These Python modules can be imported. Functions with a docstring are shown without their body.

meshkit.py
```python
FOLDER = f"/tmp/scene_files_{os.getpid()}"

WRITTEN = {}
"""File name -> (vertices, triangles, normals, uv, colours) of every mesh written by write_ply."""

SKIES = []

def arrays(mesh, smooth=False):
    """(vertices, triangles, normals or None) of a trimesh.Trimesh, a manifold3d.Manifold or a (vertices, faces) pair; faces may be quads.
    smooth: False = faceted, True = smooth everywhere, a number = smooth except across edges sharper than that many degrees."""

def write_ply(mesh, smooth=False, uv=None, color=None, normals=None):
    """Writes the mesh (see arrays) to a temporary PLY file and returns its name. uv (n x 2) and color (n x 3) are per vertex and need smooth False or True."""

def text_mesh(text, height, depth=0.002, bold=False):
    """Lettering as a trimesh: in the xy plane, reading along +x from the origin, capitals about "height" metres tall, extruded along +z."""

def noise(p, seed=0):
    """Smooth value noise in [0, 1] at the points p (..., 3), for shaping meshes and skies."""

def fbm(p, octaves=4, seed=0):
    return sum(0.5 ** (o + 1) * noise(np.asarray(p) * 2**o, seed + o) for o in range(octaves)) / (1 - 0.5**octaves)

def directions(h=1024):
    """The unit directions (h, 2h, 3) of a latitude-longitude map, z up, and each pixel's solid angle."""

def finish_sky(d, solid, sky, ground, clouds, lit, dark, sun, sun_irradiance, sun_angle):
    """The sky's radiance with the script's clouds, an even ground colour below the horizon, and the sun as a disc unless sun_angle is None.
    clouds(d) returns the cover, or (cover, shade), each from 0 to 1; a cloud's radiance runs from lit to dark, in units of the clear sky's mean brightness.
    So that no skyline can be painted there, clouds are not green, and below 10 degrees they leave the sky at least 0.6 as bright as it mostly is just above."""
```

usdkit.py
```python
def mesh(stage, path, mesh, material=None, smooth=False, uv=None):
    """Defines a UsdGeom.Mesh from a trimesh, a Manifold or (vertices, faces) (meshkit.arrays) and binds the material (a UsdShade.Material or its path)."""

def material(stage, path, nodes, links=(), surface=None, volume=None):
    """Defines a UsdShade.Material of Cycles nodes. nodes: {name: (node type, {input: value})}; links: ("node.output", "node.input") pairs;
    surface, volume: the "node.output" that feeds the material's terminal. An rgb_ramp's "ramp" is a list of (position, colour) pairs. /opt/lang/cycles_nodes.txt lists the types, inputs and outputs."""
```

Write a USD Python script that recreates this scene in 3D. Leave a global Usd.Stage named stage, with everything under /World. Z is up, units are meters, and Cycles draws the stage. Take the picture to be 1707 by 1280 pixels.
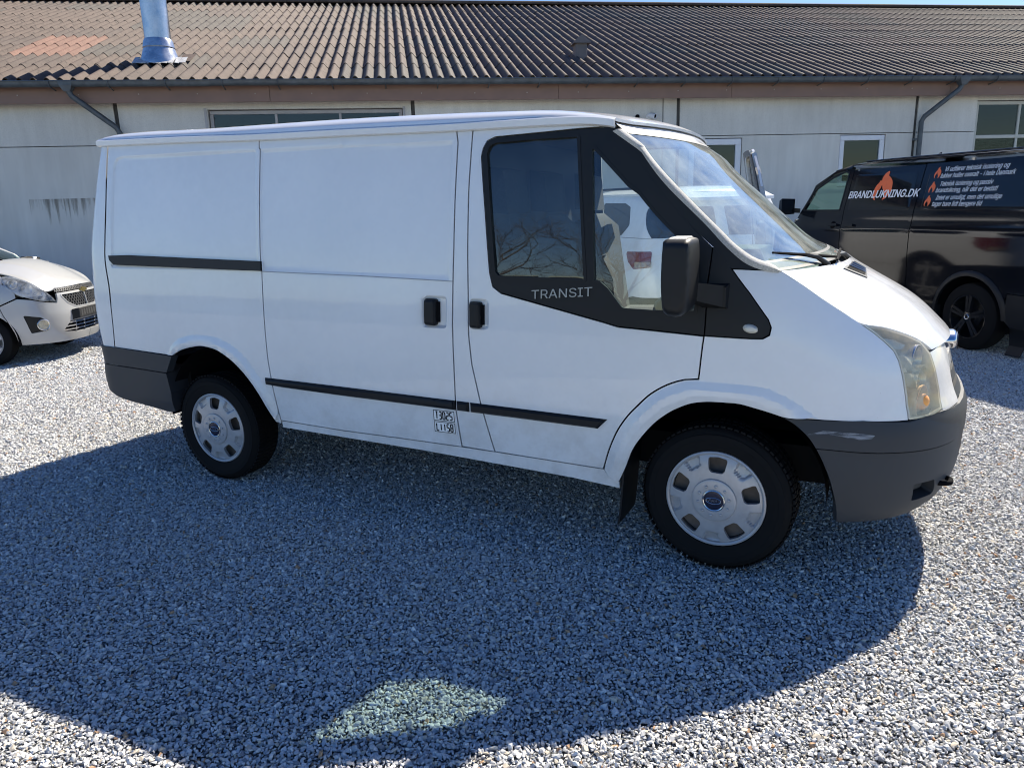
import math
import numpy as np
import shapely
from shapely.geometry import Polygon, LineString, Point, box as sbox, MultiPolygon
from shapely.ops import unary_union
from scipy.interpolate import PchipInterpolator
import trimesh
import manifold3d as m3
import usdkit
import meshkit
from pxr import Usd, UsdGeom, UsdLux, UsdShade, Gf, Sdf, Vt

stage = Usd.Stage.CreateInMemory()
UsdGeom.SetStageUpAxis(stage, UsdGeom.Tokens.z)
UsdGeom.SetStageMetersPerUnit(stage, 1.0)
world = UsdGeom.Xform.Define(stage, '/World')
stage.SetDefaultPrim(world.GetPrim())
UsdGeom.Scope.Define(stage, '/World/Looks')

# ------------------------------------------------------------------ camera
CAM = np.array([3.49765, -3.91785, 1.54716])
YAW, PITCH, ROLL, FPX = 0.463076, 0.233317, -0.029064, 1231.86
_f = np.array([-math.sin(YAW) * math.cos(PITCH), math.cos(YAW) * math.cos(PITCH), -math.sin(PITCH)])
_r = np.array([math.cos(YAW), math.sin(YAW), 0.0])
_u = np.cross(_r, _f)
_r2 = _r * math.cos(ROLL) + _u * math.sin(ROLL)
_u2 = -_r * math.sin(ROLL) + _u * math.cos(ROLL)
cam = UsdGeom.Camera.Define(stage, '/World/camera')
cam.AddTransformOp().Set(Gf.Matrix4d(*map(float, (*_r2, 0, *_u2, 0, *(-_f), 0, *CAM, 1))))
cam.CreateHorizontalApertureAttr(36.0)
cam.CreateVerticalApertureAttr(36.0 * 767 / 1024)
cam.CreateFocalLengthAttr(36.0 * FPX / 1707.0)
cam.CreateClippingRangeAttr(Gf.Vec2f(0.05, 2000))
cam.CreateExposureAttr(1.2)

# ------------------------------------------------------------------ sun and sky
SUN = np.array([0.28, 0.955, 1.0])
SUN = SUN / np.linalg.norm(SUN)
ELEV, AZ = math.asin(SUN[2]), math.atan2(SUN[0], SUN[1])
sun = UsdLux.DistantLight.Define(stage, '/World/sun')
sun.CreateIntensityAttr(1.25)
sun.CreateAngleAttr(0.53)
sun.CreateNormalizeAttr(True)
sun.CreateColorAttr(Gf.Vec3f(1.0, 0.93, 0.81))
_z = SUN
_x = np.cross([0, 0, 1.0], _z); _x /= np.linalg.norm(_x)
_y = np.cross(_z, _x)
sun.AddTransformOp().Set(Gf.Matrix4d(*map(float, (*_x, 0, *_y, 0, *_z, 0, 0, 0, 30, 1))))

sky_mat = usdkit.material(stage, '/World/Looks/sky', {
    's': ('sky_texture', {'sky_type': 'single_scattering', 'sun_disc': False, 'sun_elevation': ELEV, 'sun_rotation': AZ,
                          'altitude': 30.0, 'air_density': 1.0, 'aerosol_density': 0.4, 'ozone_density': 2.0}),
    'h': ('hsv', {'saturation': 1.32, 'hue': 0.512}),
    'b': ('background_shader', {'strength': 0.066})}, [('s.color', 'h.color'), ('h.color', 'b.color')], surface='b.background')
dome = UsdLux.DomeLight.Define(stage, '/World/sky')
UsdShade.MaterialBindingAPI.Apply(dome.GetPrim()).Bind(sky_mat)
dome.GetPrim().SetCustomDataByKey('label', 'clear deep blue spring sky above the roof ridge')
dome.GetPrim().SetCustomDataByKey('category', 'sky')
dome.GetPrim().SetCustomDataByKey('kind', 'structure')

# ------------------------------------------------------------------ helpers
_used = {}


def path_for(name, parent=None):
    base = (parent if isinstance(parent, str) else '/World' if parent is None else str(parent.GetPath())) + '/' + name
    n = _used.get(base, -1) + 1
    _used[base] = n
    return base if n == 0 else f'{base}_{n:03d}'


def tag(prim, label=None, cat=None, group=None, kind=None):
    prim = prim.GetPrim() if hasattr(prim, 'GetPrim') else prim
    for k, v in (('label', label), ('category', cat), ('group', group), ('kind', kind)):
        if v:
            prim.SetCustomDataByKey(k, v)
    return prim


def thing(name, label, cat, loc=(0, 0, 0), rotz=0.0, group=None):
    x = UsdGeom.Xform.Define(stage, path_for(name))
    x.AddTranslateOp().Set(Gf.Vec3d(*map(float, loc)))
    if rotz:
        x.AddRotateZOp().Set(math.degrees(rotz))
    return tag(x, label, cat, group)


def obj(name, mesh, mat, parent=None, smooth=False, label=None):
    if isinstance(mesh, (list,)):
        mesh = join(mesh)
    prim = usdkit.mesh(stage, path_for(name, parent), mesh, mat, smooth).GetPrim()
    if label:
        tag(prim, label)
    return prim


def tm(m):
    if isinstance(m, trimesh.Trimesh):
        return m
    v, f, _ = meshkit.arrays(m)
    return trimesh.Trimesh(v, f, process=False)


def rbox(x0, x1, y0, y1, z0, z1, r):
    """Box with rounded edges."""
    s = trimesh.creation.icosphere(1, r)
    return hull(np.vstack([s.vertices + [x, y, z] for x in (x0 + r, x1 - r) for y in (y0 + r, y1 - r) for z in (z0 + r, z1 - r)]))


def join(ms):
    return trimesh.util.concatenate([tm(m) for m in ms])


def flip_y(m):
    m = tm(m).copy()
    m.vertices = m.vertices * [1, -1, 1]
    m.faces = m.faces[:, ::-1]
    return m


def xf(m, loc=(0, 0, 0), rz=0.0, rx=0.0, ry=0.0, s=1.0):
    m = tm(m).copy()
    T = trimesh.transformations
    M = T.translation_matrix(loc) @ T.rotation_matrix(rz, [0, 0, 1]) @ T.rotation_matrix(ry, [0, 1, 0]) @ T.rotation_matrix(rx, [1, 0, 0])
    m.vertices = m.vertices * s
    m.apply_transform(M)
    return m


def bx(x0, x1, y0, y1, z0, z1, bev=0.0):
    """Box, its edges chamfered by bev."""
    if bev <= 0:
        return xf(trimesh.creation.box((x1 - x0, y1 - y0, z1 - z0)), ((x0 + x1) / 2, (y0 + y1) / 2, (z0 + z1) / 2))
    p = []
    for sx in (0, 1):
        for sy in (0, 1):
            for sz in (0, 1):
                c = np.array([(x0, x1)[sx], (y0, y1)[sy], (z0, z1)[sz]], float)
                d = np.array([1 - 2 * sx, 1 - 2 * sy, 1 - 2 * sz]) * bev
                for k in range(3):
                    e = d.copy(); e[k] = 0
                    p.append(c + e)
    return trimesh.Trimesh(np.array(p)).convex_hull


def hull(pts):
    return trimesh.Trimesh(np.asarray(pts, float)).convex_hull


def tube(pts, r, n=10, closed=False, caps=True):
    """Tube through pts; r a number or one per point."""
    P = np.asarray(pts, float); m = len(P); R = np.broadcast_to(np.asarray(r, float), m)
    t = np.gradient(P, axis=0) if not closed else np.roll(P, -1, 0) - np.roll(P, 1, 0)
    t /= np.maximum(np.linalg.norm(t, axis=1, keepdims=True), 1e-9)
    up = np.array([0, 0, 1.0]) if abs(t[0][2]) < .9 else np.array([1.0, 0, 0])
    a = np.cross(up, t[0]); a /= np.linalg.norm(a)
    V = []
    for i in range(m):
        a = a - t[i] * (a @ t[i]); a /= max(np.linalg.norm(a), 1e-9)
        b = np.cross(t[i], a)
        for k in range(n):
            q = 2 * math.pi * k / n
            V.append(P[i] + R[i] * (a * math.cos(q) + b * math.sin(q)))
    F = []
    for i in range(m if closed else m - 1):
        j = (i + 1) % m
        for k in range(n):
            l = (k + 1) % n
            F += [[i * n + k, i * n + l, j * n + l], [i * n + k, j * n + l, j * n + k]]
    if caps and not closed:
        V += [P[0], P[-1]]
        for k in range(n):
            l = (k + 1) % n
            F += [[len(V) - 2, l, k], [len(V) - 1, (m - 1) * n + k, (m - 1) * n + l]]
    return trimesh.Trimesh(np.array(V), np.array(F), process=False)


def lathe(prof, n=48, axis='y', a0=0.0, a1=2 * math.pi):
    """Revolve (r, h) pairs about the axis. Profile runs so that the outside is on its left going up."""
    prof = np.asarray(prof, float); m = len(prof)
    full = abs(a1 - a0 - 2 * math.pi) < 1e-6
    ang = np.linspace(a0, a1, n, endpoint=not full)
    c, s = np.cos(ang), np.sin(ang)
    V = np.zeros((n, m, 3))
    V[..., 0] = c[:, None] * prof[:, 0]; V[..., 1] = s[:, None] * prof[:, 0]; V[..., 2] = prof[:, 1]
    F = []
    for i in range(n if full else n - 1):
        j = (i + 1) % n
        for k in range(m - 1):
            a, b, d, e = i * m + k, j * m + k, j * m + k + 1, i * m + k + 1
            F += [[a, b, d], [a, d, e]]
    t = trimesh.Trimesh(V.reshape(-1, 3), np.array(F), process=False)
    if axis == 'y':      # h runs towards -y, i.e. out of the right flank
        t.vertices = np.stack([t.vertices[:, 0], -t.vertices[:, 2], t.vertices[:, 1]], 1)
    elif axis == 'x':
        t.vertices = np.stack([t.vertices[:, 2], t.vertices[:, 0], t.vertices[:, 1]], 1)
    return t


def grid_mesh(P, flip=False, close_u=False):
    """Quad sheet from an (m, n, 3) grid of points."""
    P = np.asarray(P, float); m, n = P.shape[:2]
    I = np.arange(m * n).reshape(m, n)
    if close_u:
        I = np.vstack([I, I[:1]])
    a, b, c, d = I[:-1, :-1].ravel(), I[1:, :-1].ravel(), I[1:, 1:].ravel(), I[:-1, 1:].ravel()
    F = np.vstack([np.stack([a, b, c], 1), np.stack([a, c, d], 1)])
    if flip:
        F = F[:, ::-1]
    return trimesh.Trimesh(P.reshape(-1, 3), F, process=False)


def thicken(m, t):
    """Gives a sheet a back face t behind it, and a rim."""
    m = tm(m).copy(); m.merge_vertices(digits_vertex=5)
    n = np.array(m.vertex_normals)
    V = np.vstack([m.vertices, m.vertices - n * t]); k = len(m.vertices)
    e = m.edges_sorted; u, inv, cnt = np.unique(e, axis=0, return_inverse=True, return_counts=True)
    be = m.edges[cnt[inv] == 1]
    F = [m.faces, m.faces[:, ::-1] + k, np.stack([be[:, 1], be[:, 0], be[:, 0] + k], 1), np.stack([be[:, 1], be[:, 0] + k, be[:, 1] + k], 1)]
    return trimesh.Trimesh(V, np.vstack(F), process=False)


def polys(g):
    if g.is_empty:
        return []
    if g.geom_type == 'Polygon':
        return [g]
    return [q for q in getattr(g, 'geoms', []) for q in polys(q)] if hasattr(g, 'geoms') else []


def extrude(poly, h):
    out = [trimesh.creation.extrude_polygon(q, h, engine='earcut') for q in polys(poly) if q.area > 1e-9]
    return join(out)


def rounded(poly, r, n=4):
    return poly.buffer(-r, quad_segs=n).buffer(2 * r, quad_segs=n).buffer(-r, quad_segs=n)


_mats = {}


def mat(name, nodes, links, surface='p.BSDF'):
    _mats[name] = usdkit.material(stage, '/World/Looks/' + name, nodes, links, surface=surface)
    return _mats[name]


def plain(name, color, rough=0.5, metal=0.0, coat=0.0, var=0.12, scale=9.0, bump=0.0, bscale=200.0, spec=0.5, rvar=0.1):
    """Principled surface with a slight mottling of colour and gloss."""
    c = np.asarray(color, float)
    nodes = {'g': ('geometry', {}),
             'n': ('noise_texture', {'scale': scale, 'detail': 5.0, 'roughness': 0.6}),
             'r': ('rgb_ramp', {'ramp': [(0.25, tuple(c * (1 - var))), (0.75, tuple(np.minimum(c * (1 + var), 1)))]}),
             'm': ('map_range', {'from_min': 0.3, 'from_max': 0.7, 'to_min': max(rough - rvar * rough, .01), 'to_max': min(rough + rvar * rough, 1)}),
             'p': ('principled_bsdf', {'metallic': metal, 'coat_weight': coat, 'coat_roughness': 0.04, 'specular_ior_level': spec})}
    links = [('g.position', 'n.vector'), ('n.fac', 'r.fac'), ('r.color', 'p.base_color'), ('n.fac', 'm.value'), ('m.result', 'p.roughness')]
    if bump:
        nodes['b2'] = ('noise_texture', {'scale': bscale, 'detail': 3.0})
        nodes['bp'] = ('bump', {'strength': bump, 'distance': 0.002})
        links += [('g.position', 'b2.vector'), ('b2.fac', 'bp.height'), ('bp.normal', 'p.normal')]
    return mat(name, nodes, links)


def glassy(name, tint=(.75, .85, .82), ior=1.5, dirt_sheen=0.0, rough=0.0, haze=(.62, .65, .62)):
    """Thin pane: what is behind it shows tinted, and it mirrors by fresnel."""
    nodes = {'t': ('transparent_bsdf', {'color': tint}), 'g': ('glossy_bsdf', {'color': (1, 1, 1), 'roughness': rough}),
             'f': ('layer_weight', {'blend': 0.5}), 'w': ('math', {'math_type': 'power', 'value2': 5.0}),
             's': ('math', {'math_type': 'multiply_add', 'value2': 0.92, 'value3': 2 * ((ior - 1) / (ior + 1)) ** 2}), 'x': ('mix_closure', {})}
    links = [('f.facing', 'w.value1'), ('w.value', 's.value1'), ('s.value', 'x.fac'), ('t.BSDF', 'x.closure1'), ('g.BSDF', 'x.closure2')]
    out = 'x.closure'
    if dirt_sheen:
        nodes.update({'ge': ('geometry', {}), 'n': ('noise_texture', {'scale': 7.0, 'detail': 6.0, 'roughness': .65}),
                      'mr': ('map_range', {'from_min': 0.42, 'from_max': 0.75, 'to_min': dirt_sheen * .25, 'to_max': dirt_sheen}),
                      'd': ('diffuse_bsdf', {'color': haze}), 'y': ('mix_closure', {})})
        links += [('ge.position', 'n.vector'), ('n.fac', 'mr.value'), ('mr.result', 'y.fac'), ('x.closure', 'y.closure1'), ('d.BSDF', 'y.closure2')]
        out = 'y.closure'
    return mat(name, nodes, links, out)
# ------------------------------------------------------------------ materials
WHITE = mat('white_paint', {'g': ('geometry', {}), 'n': ('noise_texture', {'scale': 1.3, 'detail': 4.0}), 'n2': ('noise_texture', {'scale': 46.0, 'detail': 3.0, 'roughness': .6}),
                            'n3': ('noise_texture', {'scale': 5.0, 'detail': 6.0, 'roughness': .7}),
                            'r': ('rgb_ramp', {'ramp': [(.3, (.63, .635, .64)), (.7, (.67, .675, .68))]}), 'r2': ('rgb_ramp', {'ramp': [(.765, (1, 1, 1)), (.80, (.42, .36, .31))]}),
                            'm': ('mix', {'mix_type': 'multiply', 'fac': .8}), 'mr': ('map_range', {'from_min': .3, 'from_max': .75, 'to_min': .18, 'to_max': .42}),
                            'sx': ('separate_xyz', {}), 'fz': ('map_range', {'from_min': .35, 'from_max': .85, 'to_min': .55, 'to_max': 0.0, 'clamp': True}), 'fn': ('noise_texture', {'scale': 6.5, 'detail': 7.0, 'roughness': .72}),
                            'fr': ('map_range', {'from_min': .42, 'from_max': .72, 'to_min': 0.0, 'to_max': 1.0, 'clamp': True}), 'ff': ('math', {'math_type': 'multiply'}), 'mf': ('mix', {'color2': (.36, .33, .29)}),
                            'bn': ('noise_texture', {'scale': 2.6, 'detail': 1.0}), 'bp': ('bump', {'strength': .10, 'distance': .010}),
                            'p': ('principled_bsdf', {'coat_weight': .8, 'coat_roughness': .05})},
            [('g.position', 'n.vector'), ('g.position', 'n2.vector'), ('g.position', 'n3.vector'), ('g.position', 'bn.vector'), ('n.fac', 'r.fac'), ('n2.fac', 'r2.fac'), ('r.color', 'm.color1'), ('r2.color', 'm.color2'),
             ('m.color', 'mf.color1'), ('ff.value', 'mf.fac'), ('mf.color', 'p.base_color'), ('g.position', 'sx.vector'), ('sx.z', 'fz.value'), ('g.position', 'fn.vector'), ('fn.fac', 'fr.value'), ('fz.result', 'ff.value1'), ('fr.result', 'ff.value2'), ('n3.fac', 'mr.value'), ('mr.result', 'p.roughness'), ('bn.fac', 'bp.height'), ('bp.normal', 'p.normal'), ('bp.normal', 'p.coat_normal')])
BLACKPLASTIC = plain('black_plastic', (.0075, .008, .009), .46, var=.2, scale=12, bump=.15, bscale=500, spec=.28)
GREYPLASTIC = plain('grey_bumper_plastic', (.030, .033, .038), .55, var=.12, scale=5, bump=.22, bscale=450, spec=.3)
SEALSTRIP = plain('weathered_seal_sunlit_trim', (.40, .40, .385), .9, var=.35, scale=160, bump=.5, bscale=260)
RUBBER = plain('tyre_rubber', (.0065, .0065, .007), .85, var=.35, scale=14, bump=.2, bscale=300, spec=.15)
DARK = plain('dark_cavity', (.004, .004, .005), .9, var=.1, spec=.1)
UNDER = plain('underbody', (.010, .010, .010), .9, var=.4, scale=8, spec=.1)
SILVERCOVER = plain('silver_wheel_cover', (.37, .37, .38), .34, metal=.35, var=.08, scale=20)
STEEL = plain('steel_wheel', (.14, .115, .10), .6, metal=.3, var=.4, scale=18)
CHROME = plain('chrome', (.75, .75, .76), .12, metal=1.0, var=.04)
BADGE = plain('badge_metal', (.30, .305, .32), .3, metal=.9, var=.05)
BADGEBLUE = plain('badge_blue', (.004, .007, .022), .3, coat=.2, var=.05)
STICKER = plain('sticker_white', (.78, .78, .78), .5, var=.02)
INK = plain('black_ink', (.012, .012, .014), .6, var=.05)
GLASS = glassy('side_glass', (.74, .83, .79), 1.52, dirt_sheen=.05)
GLASSDARK = glassy('passenger_glass', (.36, .43, .43), 1.52, dirt_sheen=.02)
WSCREEN = glassy('windscreen_glass', (.79, .88, .845), 1.55, dirt_sheen=.2)
LENS = glassy('clear_lens', (.93, .90, .80), 1.5, dirt_sheen=.75, haze=(.60, .51, .36))
SEATCLOTH = plain('sunlit_seat_cloth', (.13, .133, .128), .95, var=.35, scale=70, bump=.3, bscale=300)  # paler copy of the seat cloth, for the sunlit bolster
SEATDARK = plain('dark_seat_cloth', (.05, .055, .06), .95, var=.3, scale=60)
DASH = plain('dashboard_plastic', (.13, .14, .14), .7, var=.1, bump=.2, bscale=500)
REFLECTOR = plain('lamp_reflector', (.62, .62, .60), .16, metal=.9, var=.1, scale=30)
AMBER = plain('amber_bulb', (.85, .36, .09), .25, var=.1)
AMBERCUP = plain('amber_reflector', (.80, .52, .30), .3, metal=.4, var=.1)
LAMPBODY = plain('lamp_body', (.62, .61, .57), .4, var=.1)
BULKHEAD = plain('bulkhead_steel', (.10, .11, .12), .6, var=.1)
SCRAPE = mat('white_scrape', {'g': ('geometry', {}), 'mp': ('mapping', {'scale': (14.0, 14.0, 120.0)}), 'n': ('noise_texture', {'scale': 1.0, 'detail': 5.0, 'roughness': .7}),
                              'mr': ('map_range', {'from_min': .40, 'from_max': .62, 'to_min': 0.0, 'to_max': .5, 'clamp': True}), 'd': ('diffuse_bsdf', {'color': (.36, .36, .37)}), 't': ('transparent_bsdf', {}), 'x': ('mix_closure', {})},
             [('g.position', 'mp.vector'), ('mp.vector', 'n.vector'), ('n.fac', 'mr.value'), ('mr.result', 'x.fac'), ('t.BSDF', 'x.closure1'), ('d.BSDF', 'x.closure2')], 'x.closure')
REDLENS = plain('red_tail_lens', (.16, .015, .016), .15, coat=.6, var=.1)
BLACKPAINT = plain('black_paint', (.005, .0055, .007), .10, coat=.15, var=.1, spec=.35)
SILVERPAINT = plain('silver_paint', (.36, .36, .355), .42, metal=.15, coat=.8, var=.01, rvar=.01)
SUVWHITE = plain('suv_white_paint', (.74, .75, .76), .3, coat=.8, var=.02)
PRIVACY = plain('privacy_glass', (.006, .007, .008), .04, coat=.0, var=.05)
CARGLASS = glassy('car_glass', (.70, .82, .77), 1.52)
DARKALLOY = plain('black_alloy', (.012, .012, .013), .25, metal=.3, coat=.6, var=.1)
PRINT = plain('white_print', (.62, .63, .65), .5, var=.03)
FLAME = plain('orange_print', (.62, .12, .035), .5, var=.12, scale=20)
GOLD = plain('gold_badge', (.65, .50, .18), .25, metal=.9, var=.05)
PLATEBLACK = plain('plate_black', (.02, .02, .02), .5, var=.4, scale=60)
ZINC = plain('gutter_zinc', (.075, .085, .095), .5, metal=.3, var=.35, scale=7)
FASCIA = plain('brown_fascia', (.185, .110, .085), .6, var=.14, scale=3.5)
WINFRAME = plain('white_window_frame', (.60, .60, .63), .45, var=.05)
GREYFRAME = plain('grey_window_frame', (.30, .29, .30), .55, var=.1)
FLUE = plain('flue_steel', (.50, .52, .55), .27, metal=.95, var=.14, scale=5, rvar=.35)
LEAD = plain('flashing', (.42, .42, .43), .55, metal=.3, var=.3, scale=14)
POST = plain('joint_mastic', (.055, .052, .05), .85, var=.3, scale=10)
SCREW = plain('screw_head', (.35, .30, .27), .5, metal=.5)
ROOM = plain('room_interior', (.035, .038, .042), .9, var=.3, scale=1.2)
BARK = plain('bark', (.09, .075, .06), .9, var=.3, scale=20)


def concrete():
    nodes = {'g': ('texture_coordinate', {}), 'mp': ('mapping', {'scale': (7.0, 7.0, 1.1)}),
             'n1': ('noise_texture', {'scale': 1.0, 'detail': 6.0, 'roughness': .62}),
             'n2': ('noise_texture', {'scale': .55, 'detail': 4.0}), 'n3': ('noise_texture', {'scale': 75.0, 'detail': 3.0}),
             'r1': ('rgb_ramp', {'ramp': [(.3, (.51, .485, .45)), (.7, (.59, .565, .525))]}),
             'r2': ('rgb_ramp', {'ramp': [(.3, (.88, .88, .88)), (.7, (1.06, 1.06, 1.06))]}),
             'r3': ('rgb_ramp', {'ramp': [(.25, (.72, .72, .72)), (.5, (1.0, 1.0, 1.0)), (.8, (1.12, 1.12, 1.12))]}),
             'm1': ('mix', {'mix_type': 'multiply', 'fac': 1.0}), 'm2': ('mix', {'mix_type': 'multiply', 'fac': .45}),
             'bp': ('bump', {'strength': .35, 'distance': .004}), 'p': ('principled_bsdf', {'roughness': .88, 'specular_ior_level': .25})}
    L = [('g.object', 'mp.vector'), ('mp.vector', 'n1.vector'), ('g.object', 'n2.vector'), ('g.object', 'n3.vector'), ('n1.fac', 'r1.fac'), ('n2.fac', 'r2.fac'),
         ('n3.fac', 'r3.fac'), ('r1.color', 'm1.color1'), ('r2.color', 'm1.color2'), ('m1.color', 'm2.color1'), ('r3.color', 'm2.color2'), ('m2.color', 'p.base_color'),
         ('n3.fac', 'bp.height'), ('bp.normal', 'p.normal')]
    return mat('concrete_wall', nodes, L)


CONCRETE = concrete()


def eternit(name, c, lichen=.75):
    c = np.array(c)
    nodes = {'g': ('geometry', {}), 'n1': ('noise_texture', {'scale': 3.2, 'detail': 6.0, 'roughness': .65}), 'n2': ('noise_texture', {'scale': 38.0, 'detail': 4.0, 'roughness': .7}),
             'n3': ('noise_texture', {'scale': 11.0, 'detail': 3.0}),
             'r1': ('rgb_ramp', {'ramp': [(.25, tuple(c * .72)), (.75, tuple(c * 1.22))]}),
             'r2': ('rgb_ramp', {'ramp': [(.30, (.50, .48, .46)), (.47, (1, 1, 1)), (.78, (1.12, 1.12, 1.1))]}),
             'r3': ('rgb_ramp', {'ramp': [(.60, (1, 1, 1)), (.68, (.25, .22, .20))]}),
             'm1': ('mix', {'mix_type': 'multiply', 'fac': .8}), 'm2': ('mix', {'mix_type': 'multiply', 'fac': lichen}),
             'bp': ('bump', {'strength': .4, 'distance': .004}), 'p': ('principled_bsdf', {'roughness': .8, 'specular_ior_level': .35})}
    L = [('g.position', 'n1.vector'), ('g.position', 'n2.vector'), ('g.position', 'n3.vector'), ('n1.fac', 'r1.fac'), ('n2.fac', 'r2.fac'), ('n3.fac', 'r3.fac'),
         ('r1.color', 'm1.color1'), ('r2.color', 'm1.color2'), ('m1.color', 'm2.color1'), ('r3.color', 'm2.color2'), ('m2.color', 'p.base_color'), ('n2.fac', 'bp.height'), ('bp.normal', 'p.normal')]
    return mat(name, nodes, L)


ETERNIT = [eternit('roof_sheet_tan', (.086, .061, .049)), eternit('roof_sheet_brown', (.074, .054, .045), .7), eternit('roof_sheet_grey', (.064, .054, .047), .8)]
ETERNIT_NEW = eternit('roof_sheet_orange', (.160, .085, .062), .25)
# ------------------------------------------------------------------ ground
def ground_material():
    nodes = {'g': ('geometry', {}), 'v': ('voronoi_texture', {'scale': 62.0, 'randomness': 1.0}), 've': ('voronoi_texture', {'scale': 62.0, 'feature': 'distance_to_edge'}),
             'sc': ('separate_color', {'color_type': 'hsv'}), 'rv': ('rgb_ramp', {'ramp': [(0.0, (.10, .105, .11)), (.35, (.20, .205, .21)), (.7, (.36, .36, .35)), (.95, (.46, .45, .42)), (1.0, (.42, .26, .15))]}),
             'wn': ('white_noise_texture', {}), 're': ('map_range', {'from_min': 0.0, 'from_max': .12, 'to_min': .12, 'to_max': 1.0, 'clamp': True}),
             'n': ('noise_texture', {'scale': .6, 'detail': 4.0}), 'rn': ('rgb_ramp', {'ramp': [(.3, (.86, .86, .86)), (.7, (1.08, 1.08, 1.08))]}),
             'm': ('mix', {'mix_type': 'multiply', 'fac': 1.0}), 'm2': ('mix', {'mix_type': 'multiply', 'fac': 1.0}),
             'bp': ('bump', {'strength': 1.0, 'distance': .012}), 'p': ('principled_bsdf', {'roughness': .85, 'specular_ior_level': .3})}
    L = [('g.position', 'v.vector'), ('g.position', 've.vector'), ('g.position', 'n.vector'), ('v.position', 'wn.vector'), ('wn.value', 'rv.fac'), ('ve.distance', 're.value'),
         ('rv.color', 'm.color1'), ('re.result', 'm.color2'), ('n.fac', 'rn.fac'), ('m.color', 'm2.color1'), ('rn.color', 'm2.color2'), ('m2.color', 'p.base_color'), ('re.result', 'bp.height'), ('bp.normal', 'p.normal')]
    return mat('gravel_ground', nodes, L)


gm = grid_mesh(np.stack(np.meshgrid(np.linspace(-220, 220, 45), np.linspace(-220, 220, 45), [-.012], indexing='ij'), -1)[:, :, 0])
tag(obj('ground', gm, ground_material()), 'flat yard of pale grey crushed stone', 'ground', kind='structure')

# ------------------------------------------------------------------ workshop building: local a along the wall, -y out of it, z up
BANG = 0.601152
G0 = np.array([-7.58, 3.64, 0])
bld = thing('workshop_building', 'long low concrete workshop with corrugated roof behind the parked vehicles', 'building', G0, BANG)
BA = np.array([math.cos(BANG), math.sin(BANG), 0]); BN = np.array([math.sin(BANG), -math.cos(BANG), 0])
A0, A1 = -8.0, 23.0
COLS = [-8.1, -3.70, .70, 5.14, 9.53, 13.87, 18.3, 23.0]
SEAM, PLINTH, WTOP = 2.64, .38, 3.34
# openings: (a0, a1, z0, z1)
OPEN = [(2.02, 4.98, 1.9, 3.14), (9.72, 10.68, .0, 2.60), (12.47, 13.33, 1.75, 2.62), (15.03, 17.0, .9, 3.16)]


def wall_piece(a0, a1, z0, z1, th=.14, o=0.0):
    P = sbox(a0, z0, a1, z1)
    for q in OPEN:
        P = P.difference(sbox(q[0], q[2], q[1], q[3]))
    out = []
    for g in polys(P):
        if g.area < 1e-4:
            continue
        m = extrude(g, th)
        m.vertices = np.stack([m.vertices[:, 0], m.vertices[:, 2] - o, m.vertices[:, 1]], 1)
        m.faces = m.faces[:, ::-1]
        out.append(m)
    return out


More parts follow.
